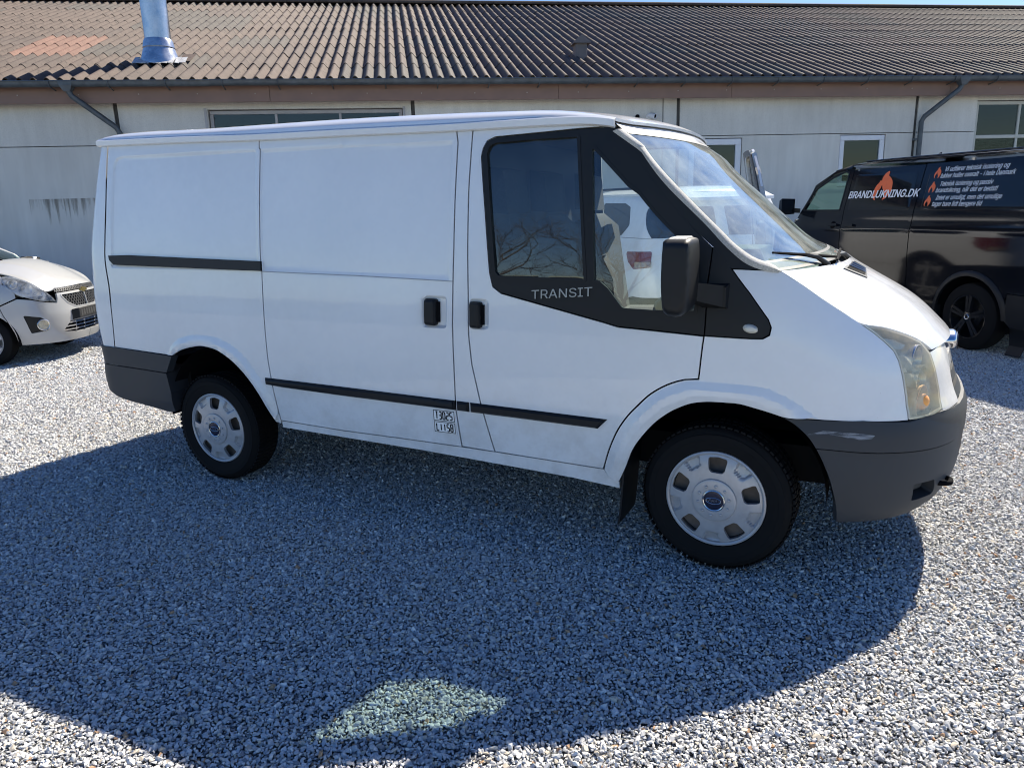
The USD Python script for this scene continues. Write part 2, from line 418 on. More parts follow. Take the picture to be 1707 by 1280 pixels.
for i in range(len(COLS) - 1):
    a0, a1 = COLS[i] + .030, COLS[i + 1] - .030
    parts = [(a0, 9.255), (9.272, a1)] if i == 3 else [(a0, a1)]
    for (p0, p1) in parts:
        for m in wall_piece(p0, p1, SEAM + .006, WTOP, o=.004):
            obj('wall_panel', m, CONCRETE, bld)
        for m in wall_piece(p0, p1, PLINTH + .006, SEAM - .006):
            obj('wall_panel', m, CONCRETE, bld)
        for m in wall_piece(p0, p1, -.1, PLINTH - .004, th=.1, o=-.03):
            obj('plinth_panel', m, plain('plinth_concrete', (.075, .075, .078), .9, var=.25, scale=6) if 'plinth_concrete' not in _mats else _mats['plinth_concrete'], bld)
for c in COLS[1:-1]:
    obj('joint_strip', bx(c - .034, c + .034, .02, .10, -.1, WTOP), POST, bld)
obj('back_wall', [bx(A0, A1, 9.8, 10, 0, 3.3), bx(A0 - .1, A0, .0, 10, 0, 3.3), bx(A1, A1 + .1, .0, 10, 0, 3.3)], CONCRETE, bld)
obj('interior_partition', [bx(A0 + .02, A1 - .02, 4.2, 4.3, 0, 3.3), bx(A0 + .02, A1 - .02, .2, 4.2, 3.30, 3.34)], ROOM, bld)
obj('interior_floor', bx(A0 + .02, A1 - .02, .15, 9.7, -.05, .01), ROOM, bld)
# strip light and beam glimpsed through the windows
for b_ in (bx(2.3, 7, 1.6, 1.75, 2.55, 2.75), bx(14.6, 17.8, 1.4, 1.55, 2.35, 2.42)):
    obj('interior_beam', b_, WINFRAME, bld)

STAIN = mat('rust_stain', {'t': ('texture_coordinate', {}), 'mp': ('mapping', {'scale': (16.0, 1.0, .7)}), 'n': ('noise_texture', {'scale': 1.0, 'detail': 5.0, 'roughness': .7}),
                           's': ('separate_xyz', {}), 'mz': ('map_range', {'from_min': 1.25, 'from_max': 1.9, 'to_min': -.20, 'to_max': .13, 'clamp': True}),
                           'ad': ('math', {'math_type': 'add'}), 'mr': ('map_range', {'from_min': .52, 'from_max': .75, 'to_min': 0.0, 'to_max': .45, 'clamp': True}),
                           'a': ('diffuse_bsdf', {'color': (.16, .13, .095)}), 'tr': ('transparent_bsdf', {}), 'x': ('mix_closure', {})},
            [('t.object', 'mp.vector'), ('mp.vector', 'n.vector'), ('t.object', 's.vector'), ('s.z', 'mz.value'), ('n.fac', 'ad.value1'), ('mz.result', 'ad.value2'), ('ad.value', 'mr.value'),
             ('mr.result', 'x.fac'), ('tr.BSDF', 'x.closure1'), ('a.BSDF', 'x.closure2')], 'x.closure')
st = bx(-.72, .52, -.0045, -.0035, 1.15, 1.88)
obj('water_stain', st, STAIN, bld)


def window(a0, a1, z0, z1, mull=(), trans=(), fw=.055, fm=WINFRAME, depth=.06, recess=.05, reveal=True):
    """Frame of four bars with mullions, panes between them."""
    y0, y1 = recess, recess + depth
    def nm(*b):
        return bx(*b, bev=.006)
    bars = [nm(a0, a1, y0, y1, z1 - fw, z1), nm(a0, a1, y0, y1, z0, z0 + fw), nm(a0, a0 + fw, y0, y1, z0 + fw - .002, z1 - fw + .002), nm(a1 - fw, a1, y0, y1, z0 + fw - .002, z1 - fw + .002)]
    for m in mull:
        bars.append(nm(m - fw * .38, m + fw * .38, y0 + .004, y1 - .004, z0 + fw - .002, z1 - fw + .002))
    for t in trans:
        bars.append(nm(a0 + fw - .002, a1 - fw + .002, y0 + .002, y1 - .002, t - fw * .5, t + fw * .5))
    f = obj('window', bars, fm, bld)
    xs = [a0 + fw, *mull, a1 - fw]; zs = [z0 + fw, *trans, z1 - fw]
    for i in range(len(xs) - 1):
        for j in range(len(zs) - 1):
            obj('pane', bx(xs[i], xs[i + 1], y0 + .026, y0 + .034, zs[j], zs[j + 1]), WPANE, f)
    return f


WPANE = glassy('window_pane', (.55, .62, .62), 1.36)
window(2.03, 4.97, 1.91, 3.13, mull=(3.02, 4.0), fm=GREYFRAME, recess=.06)
window(9.73, 10.67, .01, 2.59, fw=.10, recess=.01)
window(12.48, 13.32, 1.76, 2.61, fw=.085, recess=.01)
window(15.04, 16.99, .91, 3.15, mull=(15.92,), trans=(2.55, 1.7), fw=.06, fm=plain('beige_window_frame', (.42, .41, .37), .55, var=.08), recess=.03)
for a in (2.0, 4.985):
    obj('window_jamb', bx(a - .03 if a < 3 else a - .008, a + .006 if a < 3 else a + .03, -.015, .06, 1.9, 3.16), GREYFRAME, bld)

# roof: eave line at y = -.38, pitch 20 degrees
EO, EZ, PT = .36, 3.505, math.radians(20)
ROWH, WAVE, NW, AMP = .975, .181, 6, .038
SHW = NW * WAVE


def roof_point(a, d, h):
    return np.array([a, -EO + d * math.cos(PT) - h * math.sin(PT), EZ + d * math.sin(PT) + h * math.cos(PT)])


def sheet(tone):
    n = NW * 10 + 1
    a = np.linspace(0, SHW, n); w = AMP * np.cos(2 * math.pi * (a / WAVE - .5))
    L = ROWH + .10
    th = .011
    rows = [(0, 0.012 - th), (0, .012), (L * .5, .006), (L, 0.0)]
    V = np.array([[[a[i], d * math.cos(PT) - (h + w[i]) * math.sin(PT), d * math.sin(PT) + (h + w[i]) * math.cos(PT)] for i in range(n)] for d, h in rows])
    return grid_mesh(V, flip=True)


SHM = sheet(0)
rng = np.random.default_rng(5)
NROW = 9
ncol = 30
acol0 = -1.41 - 7 * SHW
roofp = obj('roof', [bx(A0 - .05, A1 + .05, .3, 9.7, 3.26, 3.29)], UNDER, bld)
for r in range(NROW + 1):
    for c in range(ncol):
        a = acol0 + c * SHW
        is_new = r in (2, 3) and c == 7
        m = SHM.copy()
        p0 = roof_point(a + rng.normal(0, .003), r * ROWH + (.07 if r else .0) + rng.normal(0, .006), rng.normal(.002, .0015))
        m.vertices = m.vertices + p0
        obj('roof_sheet', m, ETERNIT_NEW if is_new else ETERNIT[int(rng.choice(3, p=[.5, .3, .2]))], bld, smooth=50)
DR = (NROW + 1) * ROWH - .27
rp = roof_point(0, DR, 0)
obj('ridge_cap', [bx(A0 - .3, A1 + .3, rp[1] - .28, rp[1] + .25, rp[2] - .03, rp[2] + .045, bev=.02)], ETERNIT[1], bld)
back = np.array([[[a, rp[1] + d, rp[2] - d * math.tan(PT)] for d in (0, 9.0)] for a in (A0 - .3, A1 + .3)])
obj('rear_roof_slope', grid_mesh(back), ETERNIT[2], bld)
# bargeboards, fascia, gutter
obj('soffit', bx(A0 - .3, A1 + .3, -.20, .14, 3.36, 3.38), FASCIA, bld)
fx = [A0 - .3, -3.55, 3.0, 7.45, 10.35, 14.3, 19.2, A1 + .3]
FB, FT = 3.213, 3.465
for i in range(len(fx) - 1):
    obj('fascia_board', bx(fx[i] + .002, fx[i + 1] - .002, -.235, -.205, FB, FT, bev=.003), FASCIA, bld)
scr = [xf(trimesh.creation.cylinder(.009, .008, sections=8), (a, -.238, 3.325 + .01 * math.sin(a * 7)), rx=math.pi / 2) for a in np.arange(A0, A1, .83)]
for s_ in scr:
    obj('fascia_screw', s_, SCREW, bld)


def gutter(a0, a1, y, z, r=.068, drop=0.0):
    ang = np.linspace(math.pi, 2 * math.pi, 11)
    prof = [(y + r * math.cos(q), z + r * math.sin(q)) for q in ang]
    prof = [(y - r - .012, z + .004), (y - r - .010, z + .014)] + prof
    return thicken(grid_mesh(np.array([[[a, q[0], q[1] - drop * t] for q in prof] for t, a in ((0, a0), (1, a1))]), flip=True), .003)


GY, GZ = -.385, 3.487
for i in range(6):
    a0 = A0 - .2 + i * 5.2; a1 = min(a0 + 5.2, A1 + .2)
    obj('gutter', gutter(a0, a1, GY, GZ - .004 * (i % 2)), ZINC, bld, smooth=40)
for a in np.arange(A0 + .1, A1, .79):
    br = [[a, GY + .078 * math.cos(q), GZ + .078 * math.sin(q)] for q in np.linspace(math.pi, 1.55 * math.pi, 7)] + [[a, -.24, GZ - .10]]
    obj('gutter_bracket', tube(br, .009, 6), ZINC, bld)


def downpipe(a_top, a_low, lab):
    r = .041
    z1 = GZ - .06
    pts = [(a_top, GY, z1 + .02), (a_top, GY, z1 - .10)]
    knee = np.array([a_top, GY, z1 - .10]); low = np.array([a_low, -.075, 2.86])
    d = (low - knee) / np.linalg.norm(low - knee)
    P = [knee + [0, 0, .1], knee + [0, 0, .05], knee + d * .05, low - d * .05, low + [0, 0, -.05], np.array([a_low, -.075, .05])]
    m = tube(P, r, 12)
    pipe = obj('downpipe', m, ZINC, bld, smooth=40, label=lab)
    obj('outlet', [hull([(a_top + sx * w, GY + sy * w2, z) for z, w, w2 in ((GZ + .0, .10, .072), (GZ - .055, .085, .07), (GZ - .13, .045, .045)) for sx in (-1, 1) for sy in (-1, 1)])], ZINC, pipe)
    for z in (2.52, 1.2):
        obj('pipe_clip', [tube([(a_low - .055, -.075, z), (a_low, -.128, z), (a_low + .055, -.075, z), (a_low, -.02, z)], .008, 5, closed=True), bx(a_low - .09, a_low - .045, -.08, .0, z - .02, z + .02)], ZINC, pipe)


downpipe(.22, .74, 'downpipe kinked from the gutter to the wall joint near the flue')
downpipe(14.4, 13.93, 'downpipe kinked from the gutter to the wall joint near the black van')

# flue through the roof
FA, FD = 1.16, 1.45
fp = roof_point(FA, FD, .0)
flue = obj('flue_pipe', xf(lathe([(.198, .30), (.198, 1.25), (.203, 1.255), (.203, 1.30), (.198, 1.305), (.198, 3.2), (.18, 3.2)], 40, axis='z'), fp), FLUE, bld, smooth=40)
obj('storm_collar', xf(lathe([(.31, -.06), (.30, .0), (.245, .17), (.232, .20), (.245, .205), (.222, .30), (.205, .335), (.198, .335)], 40, axis='z'), fp), FLUE, flue, smooth=35)
rg2 = np.random.default_rng(3)
fl = []
for k in range(9):
    a = FA - .36 + k * .09
    q = [roof_point(a + rg2.normal(0, .012), FD - .33 + rg2.normal(0, .02), .05), roof_point(a + .085, FD - .33 + rg2.normal(0, .03), .045), roof_point(a + .08, FD - .05, .085), roof_point(a, FD - .05, .08)]
    fl.append(thicken(grid_mesh(np.array([[q[0], q[3]], [q[1], q[2]]])), .006))
obj('flashing_skirt', fl, LEAD, flue)
q = [roof_point(FA + .33, FD - .2, .05), roof_point(FA + .5, FD - .2, .05), roof_point(FA + .5, FD + .29, .07), roof_point(FA + .3, FD + .29, .07)]
obj('flashing_skirt', thicken(grid_mesh(np.array([[q[0], q[3]], [q[1], q[2]]])), .01), ETERNIT[0], flue)

# small roof ventilator
vp_ = roof_point(8.17, 1.75, .0)
vent = obj('roof_vent', xf(bx(-.10, .10, -.11, .13, -.1, .24, bev=.008), vp_), plain('vent_paint', (.10, .085, .085), .6, var=.15), bld)
obj('vent_cap', xf(hull([(-.15, -.16, .22), (.15, -.16, .22), (-.15, .18, .22), (.15, .18, .22), (0, -.16, .36), (0, .18, .36), (-.15, -.16, .24), (.15, -.16, .24)]), vp_), _mats['vent_paint'], vent)
# vent hole and small camera under the fascia
obj('wall_vent', [xf(lathe([(.034, 0), (.034, .03), (.026, .034), (.0, .02)], 20, axis='y'), (8.82, 0, 2.96))], DARK, bld)


def bw(a, o, z):
    return G0 + BA * a + BN * o + np.array([0, 0, z])


sc = thing('security_camera', 'small white dome camera on the wall above the white van roof', 'security camera', bw(9.02, 0, 2.96), BANG)
obj('mount', [xf(lathe([(.045, 0), (.045, .02), (.03, .03), (0, .03)], 20, axis='y'), (0, 0, 0)), bx(-.02, .02, -.10, -.02, -.02, .02, bev=.006)], WINFRAME, sc, smooth=40)
obj('housing', xf(lathe([(0, -.07), (.03, -.07), (.043, -.055), (.045, .06), (.036, .062), (.03, .045), (0, .045)], 20, axis='y'), (.03, -.11, .0), rz=.6, rx=.25), WINFRAME, sc, smooth=40)
obj('lens', xf(lathe([(.034, .046), (.02, .056), (0, .06)], 20, axis='y'), (.03, -.11, .0), rz=.6, rx=.25), DARK, sc, smooth=40)
# ---- body surface of the white van: (u, z) -> point on its right flank, wrapped round the nose and the tail ----
_WZ = np.array([.20, .30, .36, .50, .70, .90, 1.05, 1.20, 1.35, 1.60, 1.85, 1.98, 2.15])
_WW = np.array([.925, .938, .946, .962, .973, .978, .975, .964, .950, .917, .874, .846, .80])
_XZ = np.array([.20, .25, .30, .35, .40, .50, .62, .70, .76, .90, 1.00, 1.10, 1.30, 2.2])
_XF = np.array([3.755, 3.80, 3.83, 3.857, 3.872, 3.883, 3.885, 3.875, 3.85, 3.805, 3.755, 3.68, 3.52, 2.95])
_RZ = np.array([.20, .42, .60, .68, 1.0, 1.3, 1.6, 1.95, 2.2])
_RX = np.array([-.80, -.865, -.885, -.866, -.885, -.885, -.845, -.79, -.75])
_w = PchipInterpolator(_WZ, _WW)
_xf = PchipInterpolator(_XZ, _XF)
_xr = PchipInterpolator(_RZ, _RX)
UF, RC = 2.60, .085
_t = np.linspace(0, np.pi / 2, 800)
_cx, _cy = np.sin(_t) ** (2 / 4.2), np.cos(_t) ** (2 / 2.4)
_cs = np.concatenate([[0], np.cumsum(np.hypot(np.diff(_cx) * 1.26, np.diff(_cy) * .97))])
UEND = UF + _cs[-1]


def body(u, z, off=0.0):
    """Point of the van's skin; off moves it outwards."""
    u, z = np.broadcast_arrays(np.asarray(u, float), np.asarray(z, float))
    w, xf, xr = _w(np.clip(z, .2, 2.15)), _xf(np.clip(z, .2, 2.2)), _xr(np.clip(z, .2, 2.2))
    s = np.clip(u - UF, 0, _cs[-1])
    fx, fy = np.interp(s, _cs, _cx), np.interp(s, _cs, _cy)
    x = np.where(u > UF, UF + (xf - UF) * fx, u)
    y = np.where(u > UF, -w * fy, -w)
    uc = xr + RC
    t = np.maximum(uc - u, 0)
    a = np.minimum(t / RC, np.pi / 2)
    x = np.where(u < uc, uc - RC * np.sin(a), x)
    y = np.where(u < uc, -(w - RC * (1 - np.cos(a))) + np.maximum(t - RC * np.pi / 2, 0), y)
    P = np.stack([x, y, z], -1)
    if np.any(off):
        P = P + body_normal(u, z) * np.asarray(off)[..., None]
    return P


def body_normal(u, z):
    e = 2e-3
    du = body(u + e, z) - body(u - e, z)
    dz = body(u, z + e) - body(u, z - e)
    n = np.cross(du, dz)
    return n / np.maximum(np.linalg.norm(n, axis=-1, keepdims=True), 1e-9)


# outlines of the van's panels as (u, z) on that surface, in metres
TR = {
    'rear_seam': [[-0.669, 1.974], [-0.676, 1.675], [-0.694, 1.431], [-0.703, 1.325], [-0.681, 1.108], [-0.704, 0.781]],
    'slide_rear_seam': [[0.532, 1.936], [0.535, 1.89], [0.543, 1.883], [0.548, 1.329], [0.554, 1.26], [0.555, 0.998], [0.55, 0.777], [0.559, 0.618], [0.58, 0.439]],
    'arch_rear': [[-0.193, 0.759], [-0.117, 0.795], [-0.029, 0.818], [0.06, 0.83], [0.153, 0.82], [0.243, 0.783], [0.32, 0.73], [0.387, 0.665], [0.452, 0.578], [0.5, 0.495], [0.545, 0.428]],
    'flare_rear': [[-0.241, 0.768], [-0.168, 0.842], [-0.073, 0.881], [0.046, 0.895], [0.169, 0.889], [0.275, 0.858], [0.381, 0.79], [0.445, 0.712], [0.507, 0.626], [0.578, 0.497]],
    'slide_front_seam': [[1.728, 1.903], [1.74, 1.841], [1.736, 1.584], [1.735, 1.373], [1.731, 1.222], [1.727, 1.046], [1.725, 0.835], [1.72, 0.615], [1.737, 0.424]],
    'slide_top': [[0.535, 1.936], [1.077, 1.927], [1.398, 1.917], [1.726, 1.903]],
    'slide_bot': [[0.58, 0.437], [1.001, 0.425], [1.386, 0.424], [1.736, 0.421]],
    'slide_belt': [[0.551, 1.258], [1.201, 1.244], [1.732, 1.226]],
    'groove_slide': [[0.543, 1.883], [1.081, 1.872], [1.723, 1.851]],
    'groove_rear': [[-0.648, 1.337], [-0.617, 1.849], [-0.6, 1.896], [-0.548, 1.91], [0.529, 1.884]],
    'track': [[-0.656, 1.336], [-0.475, 1.339], [0.553, 1.309], [0.554, 1.262], [-0.615, 1.286], [-0.649, 1.312]],
    'door_rear_seam': [[1.814, 1.9], [1.806, 1.627], [1.808, 1.373], [1.812, 1.151], [1.812, 0.983], [1.823, 0.842], [1.86, 0.648], [1.917, 0.419]],
    'door_top': [[1.814, 1.9], [1.996, 1.901], [2.252, 1.895], [2.37, 1.887], [2.434, 1.862]],
    'door_bot': [[1.917, 0.418], [2.168, 0.412], [2.459, 0.404]],
    'door_front': [[2.462, 0.407], [2.487, 0.494], [2.529, 0.595], [2.578, 0.67], [2.612, 0.709], [2.681, 0.777], [2.769, 0.828], [2.827, 0.847], [2.882, 0.853], [2.896, 0.933], [2.91, 0.994], [2.922, 1.033]],
    'trim': [[1.868, 1.775], [1.876, 1.81], [1.893, 1.838], [1.93, 1.851], [2.146, 1.855], [2.331, 1.859], [2.437, 1.858], [2.526, 1.765], [2.751, 1.603], [3.049, 1.379], [3.115, 1.3], [3.173, 1.199], [3.215, 1.102], [3.216, 1.073], [3.198, 1.044], [3.167, 1.03], [3.112, 1.029], [2.922, 1.033], [2.703, 1.045], [2.532, 1.054], [2.465, 1.071], [2.231, 1.124], [1.984, 1.18], [1.942, 1.208], [1.926, 1.267], [1.898, 1.53]],
    'trim_seam': [[3.044, 1.377], [2.973, 1.22], [2.922, 1.033]],
    'glass_main': [[1.887, 1.789], [1.903, 1.824], [1.935, 1.836], [2.133, 1.839], [2.328, 1.836], [2.357, 1.556], [2.387, 1.237], [2.172, 1.241], [1.966, 1.247], [1.946, 1.267], [1.917, 1.53]],
    'glass_quarter': [[2.38, 1.803], [2.411, 1.772], [2.559, 1.624], [2.843, 1.43], [2.952, 1.336], [2.942, 1.243], [2.9, 1.12], [2.715, 1.117], [2.553, 1.121], [2.537, 1.132], [2.478, 1.204], [2.444, 1.231], [2.415, 1.234], [2.397, 1.555]],
    'pillar_in': [[2.439, 1.863], [2.486, 1.852], [2.753, 1.668], [3.044, 1.472], [3.142, 1.379], [3.219, 1.321], [3.301, 1.296], [3.353, 1.289]],
    'strip_out': [[2.49, 1.871], [2.518, 1.845], [2.576, 1.802], [2.961, 1.56], [3.104, 1.45], [3.183, 1.379], [3.252, 1.335], [3.341, 1.302], [3.358, 1.286]],
    'fender_top': [[3.118, 1.295], [3.331, 1.288], [3.359, 1.284], [3.434, 1.23], [3.493, 1.176], [3.553, 1.124], [3.605, 1.082]],
    'head_left': [[3.604, 1.08], [3.64, 1.044], [3.672, 1.004], [3.696, 0.971], [3.702, 0.932], [3.7, 0.87], [3.696, 0.791], [3.679, 0.702]],
    'head_right': [[3.604, 1.08], [3.707, 1.058], [3.801, 1.026], [3.888, 0.988], [3.927, 0.935], [3.927, 0.87], [3.922, 0.789], [3.893, 0.714]],
    'fender_bot': [[3.677, 0.7], [3.491, 0.715], [3.196, 0.72]],
    'arch_front': [[3.196, 0.72], [3.106, 0.747], [3.023, 0.763], [2.934, 0.762], [2.869, 0.753], [2.784, 0.718], [2.708, 0.661], [2.651, 0.595], [2.601, 0.517], [2.564, 0.421], [2.531, 0.349]],
    'flare_front': [[3.319, 0.725], [3.247, 0.787], [3.15, 0.832], [3.029, 0.845], [2.881, 0.847], [2.769, 0.819], [2.681, 0.768], [2.602, 0.687], [2.532, 0.587], [2.488, 0.48], [2.464, 0.401]],
    'sill_bot': [[0.582, 0.419], [0.999, 0.414], [1.489, 0.406], [1.993, 0.391], [2.297, 0.369], [2.53, 0.346]],
    'hood_front': [[3.605, 1.083], [3.709, 1.06], [3.804, 1.028], [3.89, 0.99], [3.959, 0.943]],
    'bump_top': [[3.2, 0.717], [3.49, 0.713], [3.677, 0.697], [3.772, 0.706], [3.89, 0.708]],
    'bump_arch': [[3.2, 0.717], [3.241, 0.692], [3.281, 0.653], [3.325, 0.581], [3.364, 0.496], [3.404, 0.388], [3.454, 0.277]],
    'bump_bot': [[3.454, 0.277], [3.605, 0.272], [3.902, 0.243], [4.038, 0.299]],
    'bump_groove': [[3.324, 0.604], [3.515, 0.587], [3.765, 0.573], [3.993, 0.565]],
    'fog': [[3.725, 0.43], [3.863, 0.42], [3.91, 0.349], [3.751, 0.352]],
    'rb_up': [[-0.76, 0.775], [-0.193, 0.757], [-0.269, 0.656], [-0.796, 0.675]],
    'rb_low': [[-0.799, 0.673], [-0.813, 0.57], [-0.779, 0.493], [-0.711, 0.452], [-0.343, 0.4], [-0.275, 0.405], [-0.251, 0.526], [-0.269, 0.656]],
    'mold_top': [[0.515, 0.681], [1.04, 0.672], [1.724, 0.658], [2.5, 0.642]],
    'mold_bot': [[0.54, 0.643], [0.547, 0.638], [1.034, 0.624], [1.72, 0.611], [2.454, 0.596]],
    'hand1_recess': [[1.554, 1.158], [1.7, 1.158], [1.696, 1.006], [1.553, 1.006]],
    'hand1': [[1.577, 1.145], [1.644, 1.143], [1.641, 1.018], [1.575, 1.019]],
    'hand2_recess': [[1.818, 1.152], [1.919, 1.149], [1.918, 1.008], [1.816, 1.011]],
    'hand2': [[1.821, 1.137], [1.881, 1.136], [1.879, 1.014], [1.819, 1.017]],
    'plate': [[1.587, 0.604], [1.713, 0.605], [1.713, 0.485], [1.592, 0.487]],
    'plate_mid': [[1.591, 0.545], [1.711, 0.545]],
    'badge': [[2.133, 1.16], [2.135, 1.199], [2.415, 1.157], [2.414, 1.193]],
    'repeater': [[3.096, 1.065], [3.162, 1.067], [3.135, 1.084], [3.123, 1.047]],
    'gutter': [[0, 0], [-0.059, 1.969], [0.533, 1.945], [1.077, 1.93], [1.726, 1.91], [2.143, 1.901], [2.343, 1.893]],
    'scuff': [[3.281, 0.66], [3.34, 0.678], [3.4, 0.674], [3.477, 0.667], [3.523, 0.658], [3.511, 0.644], [3.466, 0.643], [3.357, 0.664]],
}


class Skin:
    """A car's flank wrapped round nose and tail: (u, z) -> point on the right-hand side, x forward."""

    def __init__(s, wz, ww, fz, fx, rz, rx, uf, ur, e=(2 / 4.2, 2 / 2.4), er=(2 / 6.0, 2 / 3.0)):
        s.w, s.f, s.r = PchipInterpolator(wz, ww), PchipInterpolator(fz, fx), PchipInterpolator(rz, rx)
        s.uf, s.ur = uf, ur
        t = np.linspace(0, np.pi / 2, 500)
        W = max(ww)
        s.cx, s.cy = np.sin(t) ** e[0], np.cos(t) ** e[1]
        s.cs = np.concatenate([[0], np.cumsum(np.hypot(np.diff(s.cx) * (max(fx) - uf), np.diff(s.cy) * W))])
        s.dx, s.dy = np.sin(t) ** er[0], np.cos(t) ** er[1]
        s.ds = np.concatenate([[0], np.cumsum(np.hypot(np.diff(s.dx) * (ur - min(rx)), np.diff(s.dy) * W))])
        s.u1, s.u0 = uf + s.cs[-1], ur - s.ds[-1]
        s.zr = (min(wz), max(wz))

    def base(s, u, z):
        u, z = np.broadcast_arrays(np.asarray(u, float), np.asarray(z, float))
        w, f, r = s.w(z), s.f(z), s.r(z)
        a, b = np.clip(u - s.uf, 0, s.cs[-1]), np.clip(s.ur - u, 0, s.ds[-1])
        x = np.where(u > s.uf, s.uf + (f - s.uf) * np.interp(a, s.cs, s.cx), u)
        y = np.where(u > s.uf, -w * np.interp(a, s.cs, s.cy), -w)
        x = np.where(u < s.ur, s.ur + (r - s.ur) * np.interp(b, s.ds, s.dx), x)
        y = np.where(u < s.ur, -w * np.interp(b, s.ds, s.dy), y)
        return np.stack([x, y, z], -1)

    def normal(s, u, z):
        e = 3e-3
        n = np.cross(s.base(u + e, z) - s.base(u - e, z), s.base(u, z + e) - s.base(u, z - e))
        return n / np.maximum(np.linalg.norm(n, axis=-1, keepdims=True), 1e-9)

    def __call__(s, u, z, off=0.0):
        P = s.base(u, z)
        if np.any(off):
            P = P + s.normal(np.asarray(u, float), np.asarray(z, float)) * np.asarray(off)[..., None]
        return P


HATCH = Skin([.12, .2, .4, .62, .80, .92, 1.02, 1.25, 1.45, 1.53], [.70, .745, .785, .798, .79, .765, .735, .66, .57, .52],
             [.12, .2, .35, .5, .62, .72, .80, .88, .96, 1.05, 1.53], [.60, .66, .705, .715, .70, .685, .655, .60, .47, .22, -.5],
             [.12, .25, .6, .9, 1.2, 1.53], [-2.78, -2.85, -2.88, -2.84, -2.70, -2.5], -.45, -2.45, (2 / 3.6, 2 / 2.3))
SUV = Skin([.18, .3, .6, .9, 1.05, 1.2, 1.4, 1.6, 1.70], [.86, .895, .915, .905, .885, .84, .765, .675, .60],
           [.18, .3, .6, .9, 1.05, 1.70], [3.62, 3.68, 3.70, 3.62, 3.45, 2.9],
           [.18, .3, .5, .72, .95, 1.10, 1.3, 1.5, 1.62, 1.70], [-.82, -.86, -.89, -.87, -.80, -.755, -.69, -.60, -.55, -.53], 2.9, -.40, (2 / 3.6, 2 / 2.3), (2 / 4.2, 2 / 2.6))
BVAN = Skin([.22, .3, .5, .8, 1.0, 1.16, 1.22, 1.38, 1.6, 1.85, 1.97, 2.0], [.93, .955, .975, .985, .99, .988, .975, .955, .905, .845, .805, .79],
            [.22, .35, .6, .8, .95, 1.1, 1.3, 2.0], [3.83, 3.90, 3.92, 3.90, 3.80, 3.6, 3.3, 2.9],
            [.22, .4, .7, 1.0, 1.5, 2.0], [-1.02, -1.05, -1.04, -1.02, -.99, -.94], 2.75, -.86, (2 / 3.8, 2 / 2.4), (2 / 8.0, 2 / 4.0))
# ------------------------------------------------------------------ white panel van (x forward, right flank at -y)
van = thing('white_van', 'white panel van with grey bumpers and open far door, parked side-on on the gravel', 'van')


def T(k):
    return [tuple(q) for q in TR[k]]


def dense(pts, h=.02):
    ls = LineString(pts); n = max(int(ls.length / h), len(pts))
    return [ls.interpolate(t, normalized=True).coords[0] for t in np.linspace(0, 1, n + 1)]


def curve(pts, n=40):
    """Smooth polyline through the points."""
    P = np.asarray(pts, float); s = np.concatenate([[0], np.cumsum(np.linalg.norm(np.diff(P, axis=0), axis=1))])
    t = np.linspace(0, s[-1], n)
    return [tuple(q) for q in np.stack([PchipInterpolator(s, P[:, k])(t) for k in range(P.shape[1])], 1)]


def tri(poly):
    poly = shapely.geometry.polygon.orient(poly, 1.0)
    if len(poly.interiors) == 0:
        c = np.array(poly.exterior.coords)[:-1]
        if len(c) == 3:
            return c, np.array([[0, 1, 2]])
        if len(c) == 4 and poly.convex_hull.area - poly.area < 1e-12:
            return c, np.array([[0, 1, 2], [0, 2, 3]])
    v, f = trimesh.creation.triangulate_polygon(poly, engine='earcut')
    v, f = np.asarray(v), np.asarray(f)
    a = v[f]
    cr = (a[:, 1, 0] - a[:, 0, 0]) * (a[:, 2, 1] - a[:, 0, 1]) - (a[:, 1, 1] - a[:, 0, 1]) * (a[:, 2, 0] - a[:, 0, 0])
    f = f.copy(); f[cr < 0] = f[cr < 0][:, ::-1]
    return v, f[np.abs(cr) > 1e-12]


